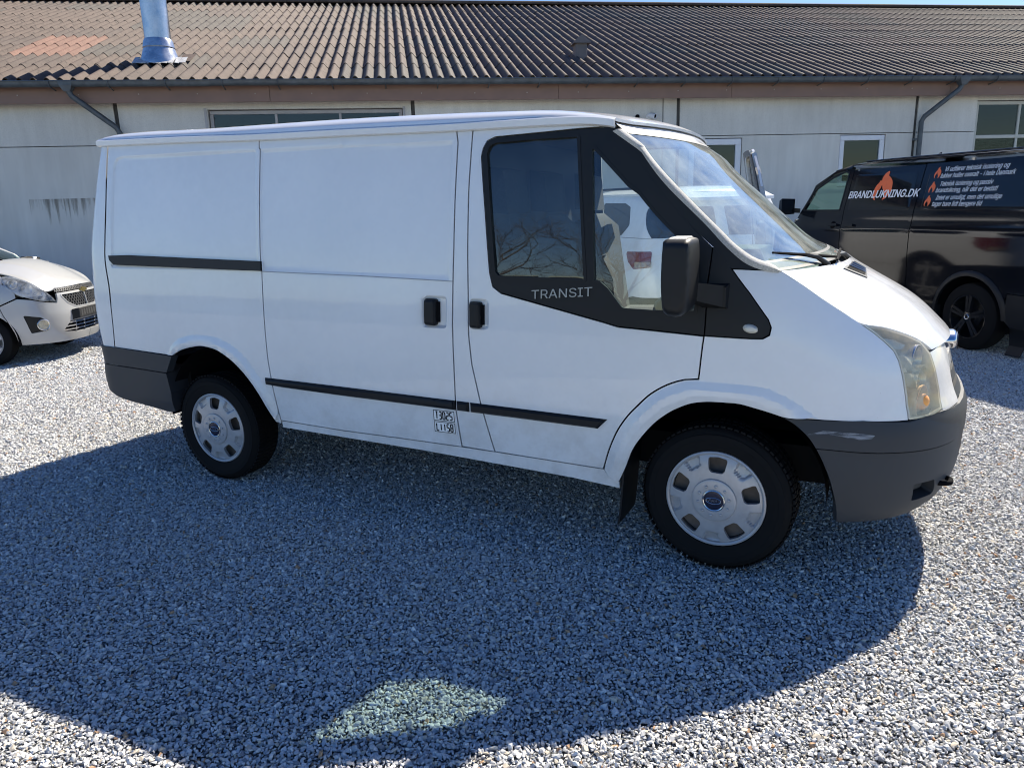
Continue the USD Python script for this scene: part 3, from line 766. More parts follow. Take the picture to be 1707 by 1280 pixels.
def patch(poly, off=0.0, h=.03, depth=.014, surf=None, splits=()):
    """Sheet of the body surface over the (u, z) polygon, cut into cells of size h, its rim turned inwards by depth."""
    surf = surf or body
    pieces = [poly]
    for s in splits:
        pieces = [q for p_ in pieces for q in (polys(p_.intersection(s)) + polys(p_.difference(s)))]
    Vs, Fs, k = [], [], 0
    for P in pieces:
        for P1 in polys(P):
            if P1.area < 1e-7:
                continue
            x0, y0, x1, y1 = P1.bounds
            ix = np.arange(math.floor(x0 / h), math.ceil(x1 / h)); iy = np.arange(math.floor(y0 / h), math.ceil(y1 / h))
            gx, gy = [g.ravel() for g in np.meshgrid(ix, iy)]
            cells = shapely.box(gx * h, gy * h, (gx + 1) * h, (gy + 1) * h)
            shapely.prepare(P1)
            full = shapely.contains(P1, cells); part = shapely.intersects(P1, cells) & ~full
            if full.any():
                fx_, fy_ = gx[full] * h, gy[full] * h
                V = np.stack([np.stack([fx_, fy_], 1), np.stack([fx_ + h, fy_], 1), np.stack([fx_ + h, fy_ + h], 1), np.stack([fx_, fy_ + h], 1)], 1).reshape(-1, 2)
                b = np.arange(full.sum())[:, None] * 4
                Vs.append(V); Fs.append(np.vstack([b + [0, 1, 2], b + [0, 2, 3]]) + k); k += len(V)
            for c in cells[part]:
                for g in polys(P1.intersection(c)):
                    if g.area > 1e-9:
                        v, f = tri(g)
                        Vs.append(v); Fs.append(f + k); k += len(v)
    V, F = np.vstack(Vs), np.vstack(Fs)
    key = np.round(V, 6)
    uq, inv = np.unique(key, axis=0, return_inverse=True)
    F = inv.ravel()[F]
    F = F[(F[:, 0] != F[:, 1]) & (F[:, 1] != F[:, 2]) & (F[:, 0] != F[:, 2])]
    o = off(uq) if callable(off) else np.full(len(uq), off)
    P = surf(uq[:, 0], uq[:, 1], o)
    m = trimesh.Trimesh(P, F, process=False)
    if depth:
        e = np.sort(m.edges, axis=1); u, iv, cnt = np.unique(e, axis=0, return_inverse=True, return_counts=True)
        be = m.edges[cnt[iv.ravel()] == 1]
        ids = np.unique(be); mp = np.full(len(P), -1); mp[ids] = np.arange(len(ids)) + len(P)
        low = surf(uq[ids, 0], uq[ids, 1], o[ids] - depth)
        sk = np.vstack([np.stack([be[:, 1], be[:, 0], mp[be[:, 0]]], 1), np.stack([be[:, 1], mp[be[:, 0]], mp[be[:, 1]]], 1)])
        m = trimesh.Trimesh(np.vstack([P, low]), np.vstack([F, sk]), process=False)
    return m


def poly(*parts):
    pts = []
    for p_ in parts:
        pts += [tuple(q) for q in p_]
    g = Polygon(pts)
    return g if g.is_valid else g.buffer(0)


def ramp(dist, a, b):
    t = np.clip((dist - a) / (b - a), 0, 1)
    return t * t * (3 - 2 * t)


GAP = .0035
gut = TR['gutter']; gut[0] = [-.715, 1.99]
gz = PchipInterpolator([q[0] for q in gut] + [2.47], [q[1] for q in gut] + [1.876])
gutline = [(x, float(gz(x)) - .006) for x in np.linspace(-.70, 1.70, 30)]
seam_r = curve(T('rear_seam'), 30); seam_s = T('slide_rear_seam'); seam_f = T('slide_front_seam'); seam_d = T('door_rear_seam')
sill_y = .408
archR, archF = curve(T('arch_rear'), 40), curve(T('arch_front'), 50)
bump_line = [seam_r[-1], archR[0]]
# --- polygons in (u, z)
P_rear = poly(seam_r, [(q[0], q[1]) for q in archR], [(.575, .415)], seam_s[::-1], [(x, z) for x, z in gutline if -.66 < x < .52][::-1])
P_slide = poly(seam_s[:-1], T('slide_bot'), seam_f[::-1][1:], [(x, float(gz(x)) - .012) for x in np.linspace(1.70, .55, 16)])
P_pillar = poly(seam_f, [(1.9167, .4177)], seam_d[::-1], [(1.80, float(gz(1.80)) - .006), (1.74, float(gz(1.74)) - .006)])
doorbot, doorfr = T('door_bot'), curve(T('door_front')[:8], 30) + T('door_front')[8:]
P_door = poly(seam_d, doorbot[1:], doorfr[1:], T('trim_seam')[::-1], [T('pillar_in')[0]], T('door_top')[::-1])
P_trim = poly(T('trim'))
hood_edge = T('fender_top')
af = archF                                   # from the bumper round to the sill
sill_front = [(2.29, .372), (2.5304, .3463)]
P_fender = poly([doorbot[-1], (2.49, .365), (2.5304, .3463)], af[::-1], [T('fender_bot')[0]], T('head_left')[::-1], hood_edge[::-1], [(3.10, 1.30), T('trim_seam')[0]], T('trim_seam')[1:], doorfr[::-1])
P_fender = P_fender.difference(P_trim.buffer(.0015))
P_door_skin = P_door.difference(P_trim.buffer(.003))
_top = [(q[0], q[1] - .004) for q in T('slide_bot')] + [(q[0], q[1] - .004) for q in T('door_bot')] + [(2.462, .395), (2.49, .36), (2.5304, .349)]
P_sill = poly(_top, [(2.53, .318), (2.30, .338), (1.5, .372), (.58, .395)])
P_glass, P_quart = rounded(poly(T('glass_main')), .012), poly(T('glass_quarter'))
P_quart = rounded(P_quart, .012)
P_win = unary_union([P_glass, P_quart])
door_split = poly([(1.2, .2), (1.2, 2.1)], [T('pillar_in')[0], *T('trim_seam')], doorfr[::-1], [(2.3, .2)])
cut = poly([T('pillar_in')[0], (2.4395, 1.9), (1.4, 1.95), (1.4, .9), T('trim_seam')[-1], T('trim_seam')[1], T('trim_seam')[0]])
P_trim_door = P_trim.intersection(cut).difference(P_win)
P_trim_cheek = P_trim.difference(cut.buffer(.004))
cR, cF = curve(T('flare_rear'), 40), curve(T('flare_front'), 50)
flR, flF = LineString(cR), LineString(cF)
lipR, lipF = LineString(archR), LineString(archF)
P_flR = poly(cR, archR[::-1]); P_flF = poly(cF, archF[::-1])


def flare(uq, line, lip, reg, amt):
    pts = shapely.points(uq[:, 0], uq[:, 1])
    inside = shapely.intersects(reg.buffer(.001), pts)
    return np.where(inside, amt * ramp(shapely.distance(line, pts), 0, .035) - .010 * ramp(.02 - shapely.distance(lip, pts), 0, .02), 0)


groove_r = T('groove_rear')
P_rec_r = poly(groove_r, [(seam_s[1][0] - .02, 1.885), (seam_s[4][0] - .02, 1.30), (.45, 1.262), (-.66, 1.268)])
P_rec_s = poly(T('groove_slide'), [(1.715, 1.83), (1.712, 1.232)], [(q[0], q[1] + .004) for q in T('slide_belt')[::-1]])


def recess(uq, reg, amt, w=.012):
    return -amt * ramp(shapely.distance(reg.boundary, shapely.points(uq[:, 0], uq[:, 1])), 0, w) * shapely.intersects(reg, shapely.points(uq[:, 0], uq[:, 1]))


HH1, HH2 = rounded(poly(T('hand1_recess')), .018), rounded(poly(T('hand2_recess')), .018)
P_rec_s = P_rec_s.difference(HH1)
crease_z = .985


def crease_line(uq):
    return -.0022 * ramp(uq[:, 1], 1.030, 1.062)


def off_rear(uq):
    return crease_line(uq) + flare(uq, flR, lipR, P_flR, .016) + recess(uq, P_rec_r, .007)


def off_slide(uq):
    return crease_line(uq) + recess(uq, P_rec_s, .006) + recess(uq, HH1, .014, .014) + flare(uq, flR, lipR, P_flR, .016)


def off_door(uq):
    return crease_line(uq) + recess(uq, HH2, .014, .014)


def off_fender(uq):
    return crease_line(uq) * ramp(3.5 - uq[:, 0], 0, .4) + flare(uq, flF, lipF, P_flF, .018)


def sides(name, m, mt, parent=None, smooth=25, label=None, left=True, rlabel=None):
    """The part on the near flank, and its twin on the far one."""
    a = obj(name, m, mt, parent or van, smooth, rlabel)
    b = obj(name, flip_y(m if not isinstance(m, list) else join(m)), mt, parent or van, smooth) if left else None
    return a, b


# --- white panels
ringR = P_rec_r.difference(P_rec_r.buffer(-.012)); ringS = P_rec_s.difference(P_rec_s.buffer(-.012))
sides('rear_quarter_panel', patch(P_rear.buffer(-GAP, join_style=2), off_rear, .028, splits=(P_rec_r, P_rec_r.buffer(-.012), P_flR, P_flR.buffer(-.035))), WHITE)
slide, slideL = sides('sliding_door', patch(P_slide.buffer(-GAP, join_style=2), off_slide, .03, splits=(P_rec_s, P_rec_s.buffer(-.012), HH1, HH1.buffer(-.014), P_flR)), WHITE)
sides('door_pillar', patch(P_pillar.buffer(-GAP, join_style=2), crease_line, .03), WHITE)
sides('sill', patch(P_sill, -.006, .04, depth=.05), WHITE)
sides('front_wing', patch(P_fender.buffer(-GAP, join_style=2), off_fender, .028, splits=(P_flF, P_flF.buffer(-.035))), WHITE)

# --- black inner shell behind the gaps (holes for wheels, windows and the open door)
P_ap = poly(T('pillar_in'), [(3.345, 1.2885), (3.12, 1.2975)], T('trim')[6:11][::-1])
shell = unary_union([P_rear, P_slide, P_pillar, P_sill, P_fender, P_trim_cheek, P_ap]).buffer(.01).buffer(-.012)
sides('inner_panel', patch(shell, -.020, .08, depth=.0), DARK, smooth=False)
door_shell = P_door.buffer(.008).difference(unary_union([P_glass, P_quart]).buffer(.005)).difference(Polygon([(2.44, 1.9), (3.1, 1.9), (3.1, 1.2), (2.95, 1.42)]).buffer(-.05))


def build_door(mirror):
    fl = (lambda m: flip_y(m)) if mirror else (lambda m: m)
    nm = 'driver_door' if mirror else 'passenger_door'
    skin = obj(nm, fl(patch(P_door_skin.buffer(-GAP, join_style=2), off_door, .03, splits=(HH2, HH2.buffer(-.014)))), WHITE, van, 25)
    obj('door_lining', fl(patch(door_shell.buffer(-.012), -.035, .06, depth=.0)), DASH if mirror else DARK, skin)
    obj('window_surround', fl(patch(P_trim_door.buffer(-.0012), .004, .04, depth=.03)), SEALSTRIP if mirror else BLACKPLASTIC, skin, 25)  # far door surround paler than the near one: sunlit look put into colour
    obj('door_window', fl(patch(P_glass.buffer(.006), -.006, .06, depth=.004)), GLASS if mirror else GLASSDARK, skin, True)
    obj('quarter_window', fl(patch(P_quart.buffer(.006), -.006, .06, depth=.004)), GLASS, skin, True)
    # rubber edge round each pane
    for g in (P_glass, P_quart):
        obj('window_seal', fl(patch(g.buffer(.004).difference(g.buffer(-.009)), .0065, .05, depth=.014)), BLACKPLASTIC, skin, 25)
    return skin


obj('seam_backing', patch(LineString(T('trim_seam')).buffer(.014, cap_style=2), -.012, .04, depth=0), DARK, van)
pd = build_door(False)
dd = build_door(True)
# swing the far door open about its front hinge
hx, hy, th = 2.87, .94, math.radians(77)
X = UsdGeom.Xformable(dd)
X.AddTranslateOp(opSuffix='pivot').Set(Gf.Vec3d(hx, hy, 0))
X.AddRotateZOp().Set(-math.degrees(th))
X.AddTranslateOp(opSuffix='back').Set(Gf.Vec3d(-hx, -hy, 0))
obj('wing_cheek', patch(P_trim_cheek.buffer(-.0012), .004, .04, depth=.03), BLACKPLASTIC, van, 25)
obj('wing_cheek', flip_y(patch(P_trim_cheek.buffer(-.0012), .004, .04, depth=.03)), BLACKPLASTIC, van, 25)
sides('pillar_trim', patch(P_ap.buffer(.0015), .003, .04, depth=.05), BLACKPLASTIC)
# weathered seal strip along the windscreen edge
pin, pout = np.array(curve(T('pillar_in')[1:], 40)), np.array(curve(T('strip_out')[1:], 40))
A = body(pin[:, 0] - .012, pin[:, 1] - .012, .0055); B = body(pout[:, 0], pout[:, 1], .010)
mid = (A + B) / 2 + body_normal((pin[:, 0] + pout[:, 0]) / 2, (pin[:, 1] + pout[:, 1]) / 2) * .013
B2 = B + np.array([0, .045, -.01])
strip = grid_mesh(np.stack([A, mid, B, B2], 1))
sides('windscreen_seal', strip, SEALSTRIP, smooth=60)

# --- rear door edge and the closed tail
zz = np.linspace(.66, 1.985, 40)
ur = np.interp(zz, [q[1] for q in seam_r[::-1]], [q[0] for q in seam_r[::-1]])
tail = []
for z, u0 in zip(zz, ur):
    us = np.concatenate([[u0 - .006], np.linspace(u0 - .02, u0 - .25, 12), np.linspace(u0 - .30, u0 - 1.05, 12)])
    row = body(us, np.full(len(us), z), -.001)
    row[:, 1] = np.minimum(row[:, 1], -.002)
    tail.append(row)
sides('rear_door', grid_mesh(np.array(tail), flip=True), WHITE, smooth=40)

# --- roof: gutter, cant rail, crown
st_x = np.concatenate([[-.745, -.735, -.70, -.63], np.linspace(-.5, 2.1, 16), [2.2, 2.28, 2.34, 2.39, 2.43, 2.46, 2.485]])
railz = PchipInterpolator([-.745, -.735, -.70, -.63, -.5, 0, 1, 2, 2.2, 2.34, 2.43, 2.485], [1.998, 2.012, 2.030, 2.037, 2.037, 2.020, 1.998, 1.958, 1.943, 1.918, 1.896, 1.876])
cenz = PchipInterpolator([-.745, -.735, -.70, -.63, -.5, 1, 1.8, 2.2, 2.34, 2.43, 2.485], [2.0, 2.02, 2.05, 2.066, 2.072, 2.050, 2.015, 1.972, 1.940, 1.912, 1.885])
bulge = PchipInterpolator([-.745, 1.8, 2.2, 2.34, 2.43, 2.485], [0, 0, .045, .08, .10, .105])
rows = []
for x in st_x:
    z0 = float(gz(min(x, 2.47))) if x < 2.47 else 1.872
    z0 = 1.99 if x < -.70 else z0
    w0 = float(_w(z0)); zr, zc, bl = float(railz(x)), float(cenz(x)), float(bulge(x))
    sec = [(-w0 - .004, z0 - .008), (-w0 - .013, z0 - .006), (-w0 - .014, z0 + .006), (-w0 - .004, z0 + .010)]
    hgt = zr - z0 - .010
    for q in np.linspace(0.08, 1, 9):
        a = q * math.pi / 2
        sec.append((-w0 - .004 + .15 * (1 - math.cos(a)) ** .9, z0 + .010 + hgt * math.sin(a) ** .95))
    yr = -sec[-1][0]
    for t in np.linspace(0, 1, 11)[1:]:
        y = -yr * (1 - t)
        sec.append((y, zr + (zc - zr) * (1 - (y / yr) ** 2)))
    rows.append([[x + bl * (1 - min(abs(y) / w0, 1) ** 2), y, z] for y, z in sec])
rows = np.array(rows)
roof_half = grid_mesh(rows, flip=False)
full = np.concatenate([rows, (rows * [1, -1, 1])[:, ::-1][:, 1:]], 1)
roof = obj('van_roof', thicken(grid_mesh(full, flip=True), .012), WHITE, van, 35)
hdr = full[-1]                                   # front edge of the roof: header curve
# back cap below the roof edge
# --- windscreen: from the header to the cowl
pin2 = np.array(curve(T('strip_out')[1:], 26))
EdgeR = body(pin2[:, 0], pin2[:, 1], -.002) + np.array([0, .030, -.004])
S = np.linspace(-1, 1, 25)
bul = np.linspace(.105, .17, len(EdgeR))
ws = np.array([[[e[0] + b * (1 - s * s), abs(e[1]) * s, e[2]] for s in S] for e, b in zip(EdgeR, bul)])
obj('windscreen', thicken(grid_mesh(ws, flip=False), .005), WSCREEN, van, True)
# black band round the glass
topband = ws[:2].copy(); topband[1] = ws[0] * .55 + ws[1] * .45
n_ws = np.array([.62, 0, .78])
obj('windscreen_band', [grid_mesh(topband + n_ws * .002), grid_mesh(np.stack([ws[-3], ws[-1]]) + n_ws * .002)], BLACKPLASTIC, van, True)
hgap = np.stack([hdr[[3 + int(i) for i in np.linspace(0, len(hdr) - 7, 25)]] + np.array([-.004, 0, -.006]), ws[0] + np.array([0, 0, -.002])], 0)
obj('header_seal', grid_mesh(hgap), WHITE, van, True)

# --- bonnet: Coons patch between the wing edge, the cowl and the nose
edge = curve(hood_edge[2:] + T('hood_front')[1:], 44)
Er = body(np.array([q[0] for q in edge]), np.array([q[1] for q in edge]), 0)
Er[:, 1] += .003
nv, ns = len(edge), 33
Ss = np.linspace(-1, 1, ns)
y0, y1 = Er[0, 1], Er[-1, 1]
rear_c = np.array([[Er[0, 0] + .205 * (1 - s * s), abs(y0) * s, Er[0, 2] - .012 * (1 - s * s)] for s in Ss])
front_c = np.array([[Er[-1, 0] + .095 * (1 - abs(s) ** 2.2), abs(y1) * s, Er[-1, 2] + .006 * (1 - s * s)] for s in Ss])
hood = np.zeros((nv, ns, 3)); lift = np.zeros((nv, ns))
for i, t in enumerate(np.linspace(0, 1, nv)):
    for j, s in enumerate(Ss):
        k = (s + 1) / 2
        R_, L_ = Er[i], Er[i] * [1, -1, 1]
        c = (1 - k) * R_ + k * L_ + (1 - t) * rear_c[j] + t * front_c[j]
        c -= (1 - t) * (1 - k) * Er[0] + (1 - t) * k * Er[0] * [1, -1, 1] + t * (1 - k) * Er[-1] + t * k * Er[-1] * [1, -1, 1]
        a = abs(c[1]) / max(abs(R_[1]), .1)
        crown = .042 * math.sin(math.pi * t) ** .8 * (1 - a ** 2.5)
        dome = .007 * float(ramp(np.array(1 - a), .18, .60)) * math.sin(math.pi * t) ** .6
        hood[i, j] = c
        lift[i, j] = crown + dome
for _ in range(150):
    hood[1:-1, 1:-1] = (hood[:-2, 1:-1] + hood[2:, 1:-1] + hood[1:-1, :-2] + hood[1:-1, 2:]) / 4
hood += lift[..., None] * np.array([.35, 0, 1])
obj('bonnet', thicken(grid_mesh(hood, flip=False), .018), WHITE, van, 40)
# cowl panel between screen and bonnet
cow = np.stack([ws[-1] + [-.02, 0, -.03], rear_c[np.linspace(0, ns - 1, 25).astype(int)] + [.01, 0, -.035]], 0)
cow2 = np.stack([cow[0], cow.mean(0) - [0, 0, .02], cow[1]], 0)
obj('cowl_panel', grid_mesh(cow2), BLACKPLASTIC, van, True)


def on_hood(t, s):
    i, j = t * (nv - 1), (s + 1) / 2 * (ns - 1)
    i0, j0 = int(min(i, nv - 2)), int(min(j, ns - 2)); a, b = i - i0, j - j0
    return (1 - a) * ((1 - b) * hood[i0, j0] + b * hood[i0, j0 + 1]) + a * ((1 - b) * hood[i0 + 1, j0] + b * hood[i0 + 1, j0 + 1])


for sg in (-1,):
    P4 = [on_hood(.10, sg * .44), on_hood(.065, sg * .02), on_hood(.20, -sg * .02), on_hood(.265, sg * .34)]
    n_ = np.cross(P4[1] - P4[0], P4[3] - P4[0]); n_ /= np.linalg.norm(n_); n_ *= np.sign(n_[2])
    c4 = np.mean(P4, 0)
    v = obj('bonnet_vent', hull([p_ + n_ * .004 for p_ in P4] + [p_ - n_ * .01 for p_ in P4]), GREYPLASTIC, van)
    obj('vent_opening', hull([c4 + (p_ - c4) * .78 + n_ * .006 for p_ in P4] + [c4 + (p_ - c4) * .78 for p_ in P4]), DARK, v)
    for t in (.3, .5, .7):
        a, b = P4[0] * (1 - t) + P4[1] * t, P4[3] * (1 - t) + P4[2] * t
        a, b = c4 + (a - c4) * .8, c4 + (b - c4) * .8
        obj('vent_slat', tube([a + n_ * .008, b + n_ * .008], .005, 6), BADGE, v)

# --- nose: strip beside the lamp, grille bars, badge
uh = T('head_right')
U_HR = [q for q in uh]
P_head = rounded(poly(T('head_left'), [(3.80, .699)], uh[::-1][:-1]), .006)
nose_u = lambda z: np.interp(z, [q[1] for q in uh[::-1]], [q[0] for q in uh[::-1]])
uc_ = UEND - .002
zs_ = np.linspace(.705, .935, 12)
P_nose = poly([(float(nose_u(z)) + .006, z) for z in zs_], [(4.20, .955), (4.12, .83), (4.10, .705)])
sides('nose_panel', patch(P_nose, 0, .03), WHITE)
P_grille = poly([(4.205, .953), (4.128, .83), (4.108, .705), (uc_, .705), (uc_, .965)])
sides('grille_backing', patch(P_grille, -.035, .04, depth=0), DARK, smooth=True)
for z in (.735, .80, .865):
    g = poly([(4.12 + (z - .735) * .35, z - .020), (uc_, z - .020), (uc_, z + .022), (4.125 + (z - .735) * .35, z + .022)])
    sides('grille_bar', patch(g, -.004, .03, depth=.03), WHITE if z > .8 else GREYPLASTIC)
sides('grille_frame', patch(poly([(4.20, .945), (uc_, .945), (uc_, .965), (4.21, .962)]), .004, .03, depth=.03), CHROME)
oval = lathe([(0, .030), (.055, .028), (.066, .022), (.07, .012), (.07, -.02)], 32, axis='x')
oval.vertices = oval.vertices * [1, 1.35, .62] + [float(_xf(.90)) + .004, 0, .905]
bdg = obj('nose_badge', oval, CHROME, van, 40)
ov2 = lathe([(0, .034), (.052, .032), (.056, .026)], 32, axis='x')
ov2.vertices = ov2.vertices * [1, 1.35, .62] + [float(_xf(.90)) + .004, 0, .905]
obj('badge_face', ov2, BADGEBLUE, bdg, 40)

# --- headlights
for sg in (-1, 1):
    f_ = (lambda m: m) if sg < 0 else flip_y
    hl = obj('headlight', f_(patch(P_head.buffer(-.006), -.09, .05, depth=0)), LAMPBODY, van, True, 'hazed headlight with amber turn lamp')
    obj('lamp_rim', f_(patch(P_head.buffer(-.002).difference(P_head.buffer(-.010)), .0, .04, depth=.06)), LAMPBODY, hl, 30)
    obj('lamp_lens', f_(patch(P_head.buffer(-.003), .004, .03, depth=.0)), LENS, hl, True)
    for (u_, z_, r_) in ((3.835, .925, .062), (3.83, .845, .058)):
        q = body(u_, z_, -.035); n_ = body_normal(u_, z_); d_ = np.array([.93, -.3, 0])
        cup = lathe([(.0, -.045), (r_ * .5, -.035), (r_ * .85, -.01), (r_, .02), (r_ * 1.06, .02), (r_ * 1.06, -.045)], 28, axis='x')
        cup = xf(cup, q, rz=math.atan2(d_[1], d_[0]))
        rf = obj('lamp_reflector', f_(cup), REFLECTOR, hl, 40)
        obj('bulb', f_(xf(trimesh.creation.icosphere(2, .014), q + d_ * .0)), REFLECTOR, rf, True)
    q = body(3.80, .765, -.035)
    tl = f_(xf(lathe([(.0, -.05), (.03, -.045), (.055, -.02), (.062, .02), (.066, .02), (.066, -.05)], 28, axis='x'), q, rz=-.35))
    ab = obj('turn_reflector', tl, AMBERCUP, hl, 40)
    obj('turn_bulb', f_(xf(trimesh.creation.icosphere(2, .036), q + np.array([.01, -.004, .0]))), AMBER, ab, True)
    sl = patch(poly([(3.72, .885), (3.90, .878), (3.915, .893), (3.72, .902)]), -.03, .03, depth=.03)
    obj('lamp_divider', f_(sl), LAMPBODY, hl, 30)
    up = patch(poly([(3.68, 1.03), (3.76, 1.015), (3.83, .985), (3.80, .97), (3.72, .985)]), -.028, .03, depth=.03)
    obj('lamp_shroud', f_(up), REFLECTOR, hl, 30)

# --- front bumper
bt = T('bump_top'); bu = T('bump_bot')
arc_b = [q for q in curve(T('bump_arch'), 24)]
P_bump = poly(bt, [(4.10, .700), (uc_, .700)], [(uc_, .264), (4.1, .264), (3.9, .264), (3.605, .2715)], arc_b[::-1][:-1])
gl = T('bump_groove'); gz_b = lambda u: np.interp(u, [q[0] for q in gl] + [UEND], [q[1] for q in gl] + [gl[-1][1]])
gp = [(3.30, float(gz_b(3.30))), *[(u, float(gz_b(u))) for u in np.linspace(3.36, uc_, 20)]]
P_bup = P_bump.intersection(poly(gp, [(uc_, .8), (3.0, .8), (3.0, .58)])); P_blo = P_bump.difference(P_bup.buffer(.003))
fogP = rounded(poly([(3.725, .43), (3.863, .422), (3.905, .35), (3.75, .352)]), .010)
P_blo2 = P_blo.difference(fogP)
bumper = obj('front_bumper', patch(P_bup.buffer(-.001), lambda q: .014 - .010 * ramp(q[:, 1], .672, .702), .03, depth=.05), GREYPLASTIC, van, 30)
obj('bumper_cover', flip_y(patch(P_bup.buffer(-.001), lambda q: .014 - .010 * ramp(q[:, 1], .672, .702), .03, depth=.05)), GREYPLASTIC, bumper, 30)
for f_ in ((lambda m: m), flip_y):
    obj('bumper_skirt', f_(patch(P_blo2.buffer(-.001), lambda q: .010 - .012 * ramp(.30 - q[:, 1], 0, .045), .03, depth=.05)), GREYPLASTIC, bumper, 30)
    fg = obj('fog_lamp_recess', f_(patch(fogP.buffer(.004), -.05, .03, depth=-.055)), BLACKPLASTIC, bumper, 30)
    q = body(3.76, .38, -.032)
    obj('fog_blank', f_(patch(rounded(poly([(3.755, .41), (3.85, .405), (3.87, .365), (3.77, .365)]), .01), -.03, .03, depth=.02)), GREYPLASTIC, fg, 30)
# ledge on top of the bumper
lu = np.array([q[0] for q in bt] + [4.0, 4.1, 4.2, 4.35, uc_]); lz = np.array([q[1] for q in bt] + [.6985, .699, .70, .70, .70])
led = np.stack([body(lu, lz, .006), body(lu, lz + .003, -.05)], 1)
led[:, 1, 2] = led[:, 0, 2] + .002
sides('bumper_ledge', grid_mesh(led, flip=True), GREYPLASTIC, bumper, 30)
sc_ = patch(poly(T('scuff')).simplify(.002), .0158, .02, depth=0)
obj('scrape_mark', sc_, SCRAPE, bumper)
tow = [[3.74, -.52, .385], [3.80, -.555, .388], [3.828, -.54, .39], [3.832, -.50, .39], [3.80, -.475, .388], [3.74, -.50, .385]]
obj('towing_eye', tube(curve(tow, 20), .011, 8), DARK, bumper, True)

# --- rear bumper corner
P_rbu, P_rbl = poly(T('rb_up')), poly(T('rb_low'))
ru = [(-.33, .40), (-.2745, .405), (-.2506, .5264), (-.262, .652), (-.195, .757), (-.70, .782)]
P_ru = poly([(-.262, .655), (-.195, .757), (-.70, .783), (-.95, .79), (-1.9, .79), (-1.9, .678), (-.80, .676)])
P_rl = poly([(-.27, .405), (-.255, .53), (-.266, .649), (-.80, .670), (-1.9, .672)], curve([(-1.9, .55), (-.92, .54), (-.85, .515), (-.78, .475), (-.70, .450), (-.52, .424), (-.34, .400)], 30))
rb = obj('rear_bumper', patch(P_ru, .012, .035, depth=.05), GREYPLASTIC, van, 30)
for f_ in ((lambda m: m), flip_y):
    if f_ is flip_y:
        obj('bumper_cover', f_(patch(P_ru, .012, .035, depth=.05)), GREYPLASTIC, rb, 30)
    obj('bumper_skirt', f_(patch(P_rl, lambda q: .012 - .012 * ramp(.47 - q[:, 1], 0, .06), .035, depth=.20)), GREYPLASTIC, rb, 30)

# --- side mouldings, track cover, handles
mt_ = T('mold_top'); mb_ = T('mold_bot')
mz = lambda u: np.interp(u, [q[0] for q in mt_], [q[1] for q in mt_]); mzb = lambda u: np.interp(u, [q[0] for q in mb_], [q[1] for q in mb_])


def mold(u0, u1, cap0=0, cap1=0):
    us = np.linspace(u0, u1, 12)
    return poly([(u + (cap0 if i == 0 else 0), float(mz(u)) ) for i, u in enumerate(us)], [(u - (cap1 if i == 0 else 0), float(mzb(u))) for i, u in enumerate(us[::-1])])


def pm(P, hgt, h=.03, d=.02):
    return patch(P, lambda q: hgt * ramp(shapely.distance(P.boundary, shapely.points(q[:, 0], q[:, 1])), -.004, .010), h, depth=d, splits=(P.buffer(-.010),))


s_m = seam_f[6][0]
for P_, par in ((mold(.515, s_m - .006, 0, -.0), None), (mold(s_m + .004, 1.795), None), (mold(1.803, 2.485, 0, .045), None)):
    sides('side_moulding', pm(P_, .016), BLACKPLASTIC, smooth=35)
P_track = poly(T('track'))
tp = np.array(P_track.exterior.coords)
sides('slide_rail_cover', patch(P_track.buffer(.002), .010, .03, depth=.02), plain('rail_cover_black', (.010, .010, .011), .65, var=.4, scale=25, bump=.5, bscale=120), smooth=35)
P_seamline = LineString(T('slide_belt')).buffer(.0022, cap_style=2)
obj('belt_seam', patch(P_seamline, .0006, .05, depth=.0), plain('seam_grey', (.28, .29, .31), .5), slide)
for P_, par, nm in ((rounded(poly(T('hand1')), .012), slide, 'door_handle'), (rounded(poly(T('hand2')), .012), pd, 'door_handle')):
    h_ = obj(nm, pm(P_, .022, .015, .03), BLACKPLASTIC, par, 35)
    c_ = P_.centroid
    sh = shapely.affinity.translate(P_, .022, 0) if hasattr(shapely, 'affinity') else P_
    obj('handle_grip', patch(sbox(P_.bounds[2] - .004, P_.bounds[1] + .016, P_.bounds[2] + .010, P_.bounds[3] - .014), -.002, .02, depth=.02), DARK, h_)

P_gs = poly([(x, float(gz(x)) - .019) for x in np.linspace(.535, 2.42, 30)], [(x, float(gz(x)) - .007) for x in np.linspace(2.42, .535, 30)])
sides('gutter_seal', patch(P_gs, .0012, .05, depth=0), DARK)  # dark strip laid on for the shaded gap under the gutter

# --- lettering and stickers


def print_on(text, u0, z0, height, off, mt, parent, name, bold=False, width=None, shear=0.0, slope=0.0, th=.003, surf=None, flipu=False):
    m = meshkit.text_mesh(text, height, th, bold)
    v = np.array(m.vertices)
    if width:
        v[:, 0] *= width / (v[:, 0].max() - v[:, 0].min())
    uu = u0 + v[:, 0] + shear * v[:, 1]; zz_ = z0 + v[:, 1] + slope * v[:, 0]
    P = (surf or body)(uu, zz_, off + v[:, 2])
    return obj(name, trimesh.Trimesh(P, m.faces, process=False), mt, parent)


